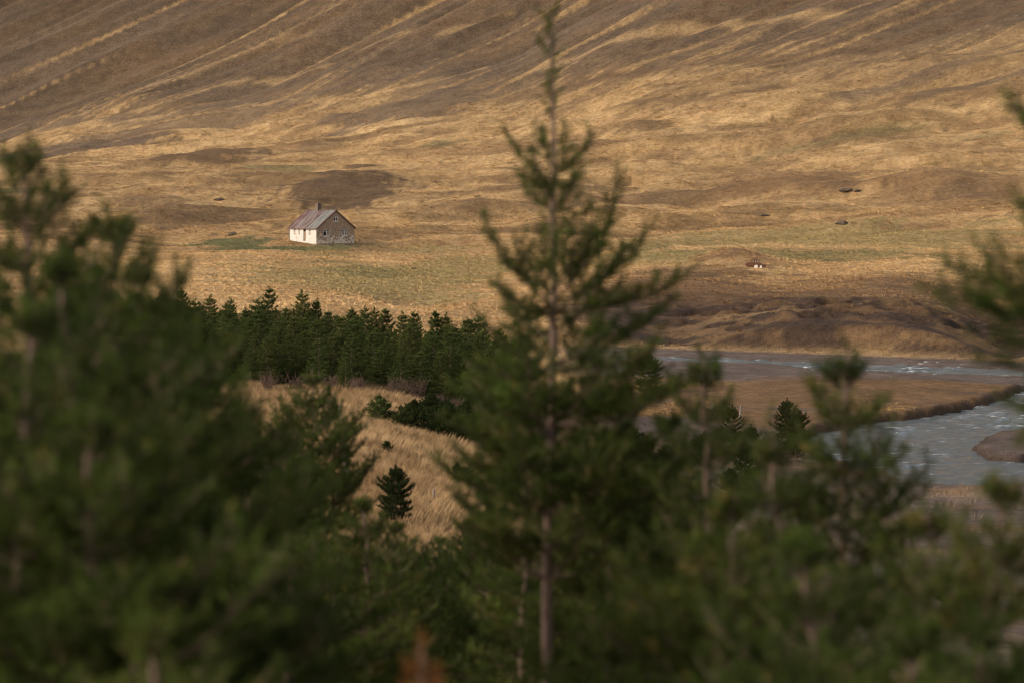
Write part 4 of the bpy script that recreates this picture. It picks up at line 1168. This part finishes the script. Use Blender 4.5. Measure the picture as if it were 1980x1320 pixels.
def window(h, place, panes, boarded=()):
    u0, u1, v0, v1 = h
    t = 0.09
    bm = bmesh.new()
    local_box(place, u0 + .003, u0 + t, v0 + .003, v1 - .003, .06, .14, bm); local_box(place, u1 - t, u1 - .003, v0 + .003, v1 - .003, .06, .14, bm)
    local_box(place, u0 + t, u1 - t, v0 + .003, v0 + t, .06, .14, bm); local_box(place, u0 + t, u1 - t, v1 - t, v1 - .003, .06, .14, bm)
    fr = obj_bm('window', bm, M_FRAME, house)
    n = panes
    wd = (u1 - u0 - 2 * t)
    for k in range(1, n):
        bm = bmesh.new(); c = u0 + t + wd * k / n
        local_box(place, c - .06, c + .06, v0 + t, v1 - t, .05, .13, bm); obj_bm('mullion', bm, M_FRAME, fr)
    bm = bmesh.new(); tv = v1 - (v1 - v0) * .28
    for k in range(n):
        a, b = u0 + t + wd * k / n + (.062 if k else 0), u0 + t + wd * (k + 1) / n - (.062 if k < n - 1 else 0)
        local_box(place, a, b, tv - .03, tv + .03, .065, .125, bm)
    obj_bm('transom', bm, M_FRAME, fr)
    for k in range(n):
        a, b = u0 + t + wd * k / n + (.064 if k else .002), u0 + t + wd * (k + 1) / n - (.064 if k < n - 1 else .002)
        bm = bmesh.new()
        if k in boarded: local_box(place, a, b, v0 + t + .002, tv - .033, .08, .10, bm); obj_bm('board', bm, M_BOARD, fr)
        else: local_box(place, a, b, tv + .033, v1 - t - .002, .09, .10, bm); obj_bm('pane', bm, M_GLASS, fr)
    bm = bmesh.new(); local_box(place, u0 - .06, u1 + .06, v0 - .09, v0 - .004, -.07, .05, bm); obj_bm('sill', bm, M_FRAME, fr)
window(GH[0], gable_near, 2, (1,)); window(GH[1], gable_near, 2, (0, 1)); window(GH[2], gable_near, 2)
for h in (LH[0], LH[1], LH[3]): window(h, long_near, 1, (0,))
bm = bmesh.new(); h = LH[2]
for k in range(5):
    a = h[0] + .06 + (h[1] - h[0] - .12) * k / 5; local_box(long_near, a + .004, a + (h[1] - h[0] - .12) / 5 - .004, h[2] + .02, h[3] - .5, .12, .16, bm)
door = obj_bm('door', bm, M_DOOR, house)
bm = bmesh.new()
local_box(long_near, h[0] + .003, h[0] + .06, h[2], h[3] - .003, .02, .15, bm); local_box(long_near, h[1] - .06, h[1] - .003, h[2], h[3] - .003, .02, .15, bm); local_box(long_near, h[0] + .06, h[1] - .06, h[3] - .07, h[3] - .003, .02, .15, bm)
obj_bm('door_frame', bm, M_TRIM, door)
# roof: sheets side by side on each slope
sl = (RIDGE - EAVE) / (HW / 2); OV = 0.30; NS = 15
rgr = random.Random(5)
def sheet_mesh(side, y0, y1, lift):
    bm = bmesh.new(); n = 10
    top, bot = [], []
    for i in range(n + 1):
        yy = y0 + (y1 - y0) * i / n
        bumpz = lift + (0.022 if i % 2 else 0.0)
        for lst, dz in ((top, bumpz + 0.012), (bot, bumpz)):
            xr = 0.0; xe = -(HW / 2 + OV) * side
            lst.append((bm.verts.new((xr * side, yy, RIDGE + 0.03 + dz)), bm.verts.new((xe, yy, EAVE - sl * OV + 0.03 + dz))))
    for i in range(n):
        bm.faces.new([top[i][0], top[i][1], top[i + 1][1], top[i + 1][0]]); bm.faces.new([bot[i][0], bot[i + 1][0], bot[i + 1][1], bot[i][1]])
        bm.faces.new([top[i][1], bot[i][1], bot[i + 1][1], top[i + 1][1]])
    for e in (0, n): bm.faces.new([top[e][0], bot[e][0], bot[e][1], top[e][1]])
    return bm
Y0, Y1 = OY - 0.18, OY + HL + 0.18
for side in (1, -1):
    for k in range(NS):
        a = Y0 + (Y1 - Y0) * k / NS; b = Y0 + (Y1 - Y0) * (k + 1) / NS
        m = M_SHEET[2] if k in (1, 2, 4) else M_SHEET[rgr.choice([0, 0, 1])] if k > 2 else M_SHEET[1]
        obj_bm('roof_sheet', sheet_mesh(side, a + .004, b - .004, 0.008 * (k % 2)), m, house)
bm = bmesh.new(); bar(bm, (0, Y0, RIDGE + .085), (0, Y1, RIDGE + .085), .26, .05); obj_bm('ridge_cap', bm, M_SHEET[1], house)
for yy in (Y0 - .02, Y1 + .02):
    for side in (1, -1):
        bm = bmesh.new(); bar(bm, (0, yy, RIDGE - .03), (-(HW / 2 + OV) * side, yy, EAVE - sl * OV - .06), .04, .20); obj_bm('barge_board', bm, M_TRIM, house)
for side in (1, -1):
    bm = bmesh.new(); x = -(HW / 2 + OV - .03) * side; bar(bm, (x, Y0 + .01, EAVE - sl * OV - .05), (x, Y1 - .01, EAVE - sl * OV - .05), .05, .17); obj_bm('eave_board', bm, M_TRIM, house)
bm = bmesh.new(); cy = OY + 5.75
box(bm, -.40, .40, cy - .40, cy + .40, RIDGE - .5, RIDGE + 1.15); box(bm, -.47, .47, cy - .47, cy + .47, RIDGE + 1.15, RIDGE + 1.28); box(bm, -.2, .2, cy - .2, cy + .2, RIDGE + 1.28, RIDGE + 1.36)
obj_bm('chimney', bm, M_CHIM, house)
bm = bmesh.new(); box(bm, OX - .06, OX + HW + .06, OY - .06, OY + HL + .06, -.8, .30)
obj_bm('foundation', bm, mat_simple('concrete_footing', (.14, .11, .085), (.27, .22, .17), 3), house)

# ------------------------------------------------------------------ rusting wreck on the field
M_WRECK = mat_simple('rusty_metal', (0.055, 0.024, 0.014), (0.17, 0.075, 0.042), 3.5, 0.8)
M_PALE = mat_simple('pale_enamel', (0.50, 0.42, 0.34), (0.70, 0.60, 0.50), 4)
wp = hit(1460, 515)
wk = empty('car_wreck', (wp[0], wp[1], wp[2] - 0.12), R(8))
tag(wk, 'small rusty brown car wreck sunk in the field above the river', 'car wreck')
def prism(bm, prof, y0, y1):
    a = [bm.verts.new((x, y0, z)) for x, z in prof]; b = [bm.verts.new((x, y1, z)) for x, z in prof]
    bm.faces.new(a); bm.faces.new(b[::-1])
    for i in range(len(prof)):
        j = (i + 1) % len(prof); bm.faces.new([a[i], b[i], b[j], a[j]])
bm = bmesh.new(); prism(bm, [(-1.45, .12), (-1.5, .45), (-1.35, .62), (-.75, .70), (-.6, .60), (.7, .52), (.95, .40), (1.55, .22), (1.6, .10), (.6, .02), (-.9, 0)], -.62, .62)
bmesh.ops.bevel(bm, geom=bm.edges[:], offset=.05, segments=1, affect='EDGES'); obj_bm('body', bm, M_WRECK, wk)
bm = bmesh.new()
for y in (-.58, .58):
    bar(bm, (-.78, y, .66), (-.48, y * .9, 1.10), .09); bar(bm, (.08, y, .58), (.10, y * .9, 1.12), .14); bar(bm, (.62, y, .54), (.42, y * .9, 1.08), .08); bar(bm, (.62, y, .54), (1.05, y, .40), .07)
obj_bm('pillar', bm, M_WRECK, wk)
bm = bmesh.new(); prism(bm, [(-.62, 1.07), (-.35, 1.15), (.15, 1.17), (.52, 1.09), (.50, 1.05), (.12, 1.12), (-.35, 1.10), (-.60, 1.03)], -.56, .56); obj_bm('roof', bm, M_WRECK, wk)
bm = bmesh.new(); bar(bm, (-1.35, -.5, .62), (-1.62, -.5, 1.05), .07); obj_bm('bent_strut', bm, M_WRECK, wk)
bm = bmesh.new(); box(bm, -.10, .32, -.45, -.40, .62, 1.0); obj_bm('seat_back', bm, mat_simple('torn_seat', (.28, .20, .15), (.45, .35, .27), 5), wk)
bm = bmesh.new(); prism(bm, [(1.2, .30), (1.3, .36), (2.1, .22), (2.1, .17)], -.15, .15); obj_bm('bumper', bm, M_WRECK, wk)
for dx, w, hh, lab in ((0.35, .42, .38, 'larger pale block lying in front of the rusty wreck'), (1.02, .28, .30, 'smaller pale block lying beside the rusty wreck')):
    bm = bmesh.new(); box(bm, -w / 2, w / 2, -.15, .15, -.08, hh)
    for v in bm.verts: v.co += Vector((random.Random(int(v.co.x * 99) + 7).uniform(-.04, .04), 0, .05 if v.co.x > 0 and v.co.z > .1 else 0))
    bmesh.ops.bevel(bm, geom=bm.edges[:], offset=.04, segments=2, affect='EDGES')
    o = obj_bm('pale_block', bm, M_PALE); x = wp[0] + dx - .3; y = wp[1] - 1.1; o.location = (x, y, zg(x, y)); tag(o, lab, 'block', 'pale blocks by the wreck')

# ------------------------------------------------------------------ dark boulders on the plain, some of them standing in for eroded hollows
def boulder(px, py, wpx, hpx, seed, lab):
    p = hit(px, py); rgb = np.random.default_rng(seed)
    bm = bmesh.new(); bmesh.ops.create_icosphere(bm, subdivisions=3, radius=1)
    V0 = np.array([v.co[:] for v in bm.verts])
    n = noise(V0[:, 0] * 1.3 + seed, V0[:, 1] * 1.3 + V0[:, 2], seed) * .35 + noise(V0[:, 0] * 3 + seed, V0[:, 2] * 3 + V0[:, 1], seed + 1) * .18
    a = wpx / FPX * p[1]; h = hpx / FPX * p[1]
    for v, k in zip(bm.verts, n): v.co = Vector((v.co.x * a * (1 + k), v.co.y * a * .7 * (1 + k), v.co.z * h * (1 + k) + h * .3))
    o = obj_bm('boulder', bm, M_ROCK, smooth=False); o.location = tuple(p); tag(o, lab, 'boulder', 'dark boulders on the plain')
boulder(424, 388, 9, 4, 1, 'dark boulder on the plain up and left of the house')
boulder(1628, 434, 12, 5, 2, 'dark hummocky eroded hollow, shaped as a rock, on the right plain above the wreck')
boulder(1636, 373, 14, 4, 3, 'long dark eroded hollow, shaped as a rock, on the right plain')
boulder(1658, 371, 8, 3, 4, 'small dark boulder at the end of the long one')
boulder(450, 455, 8, 5, 5, 'brown boulder above the green patch left of the house')
boulder(1476, 418, 10, 3, 6, 'low dark boulder at the foot of the crossing rises')
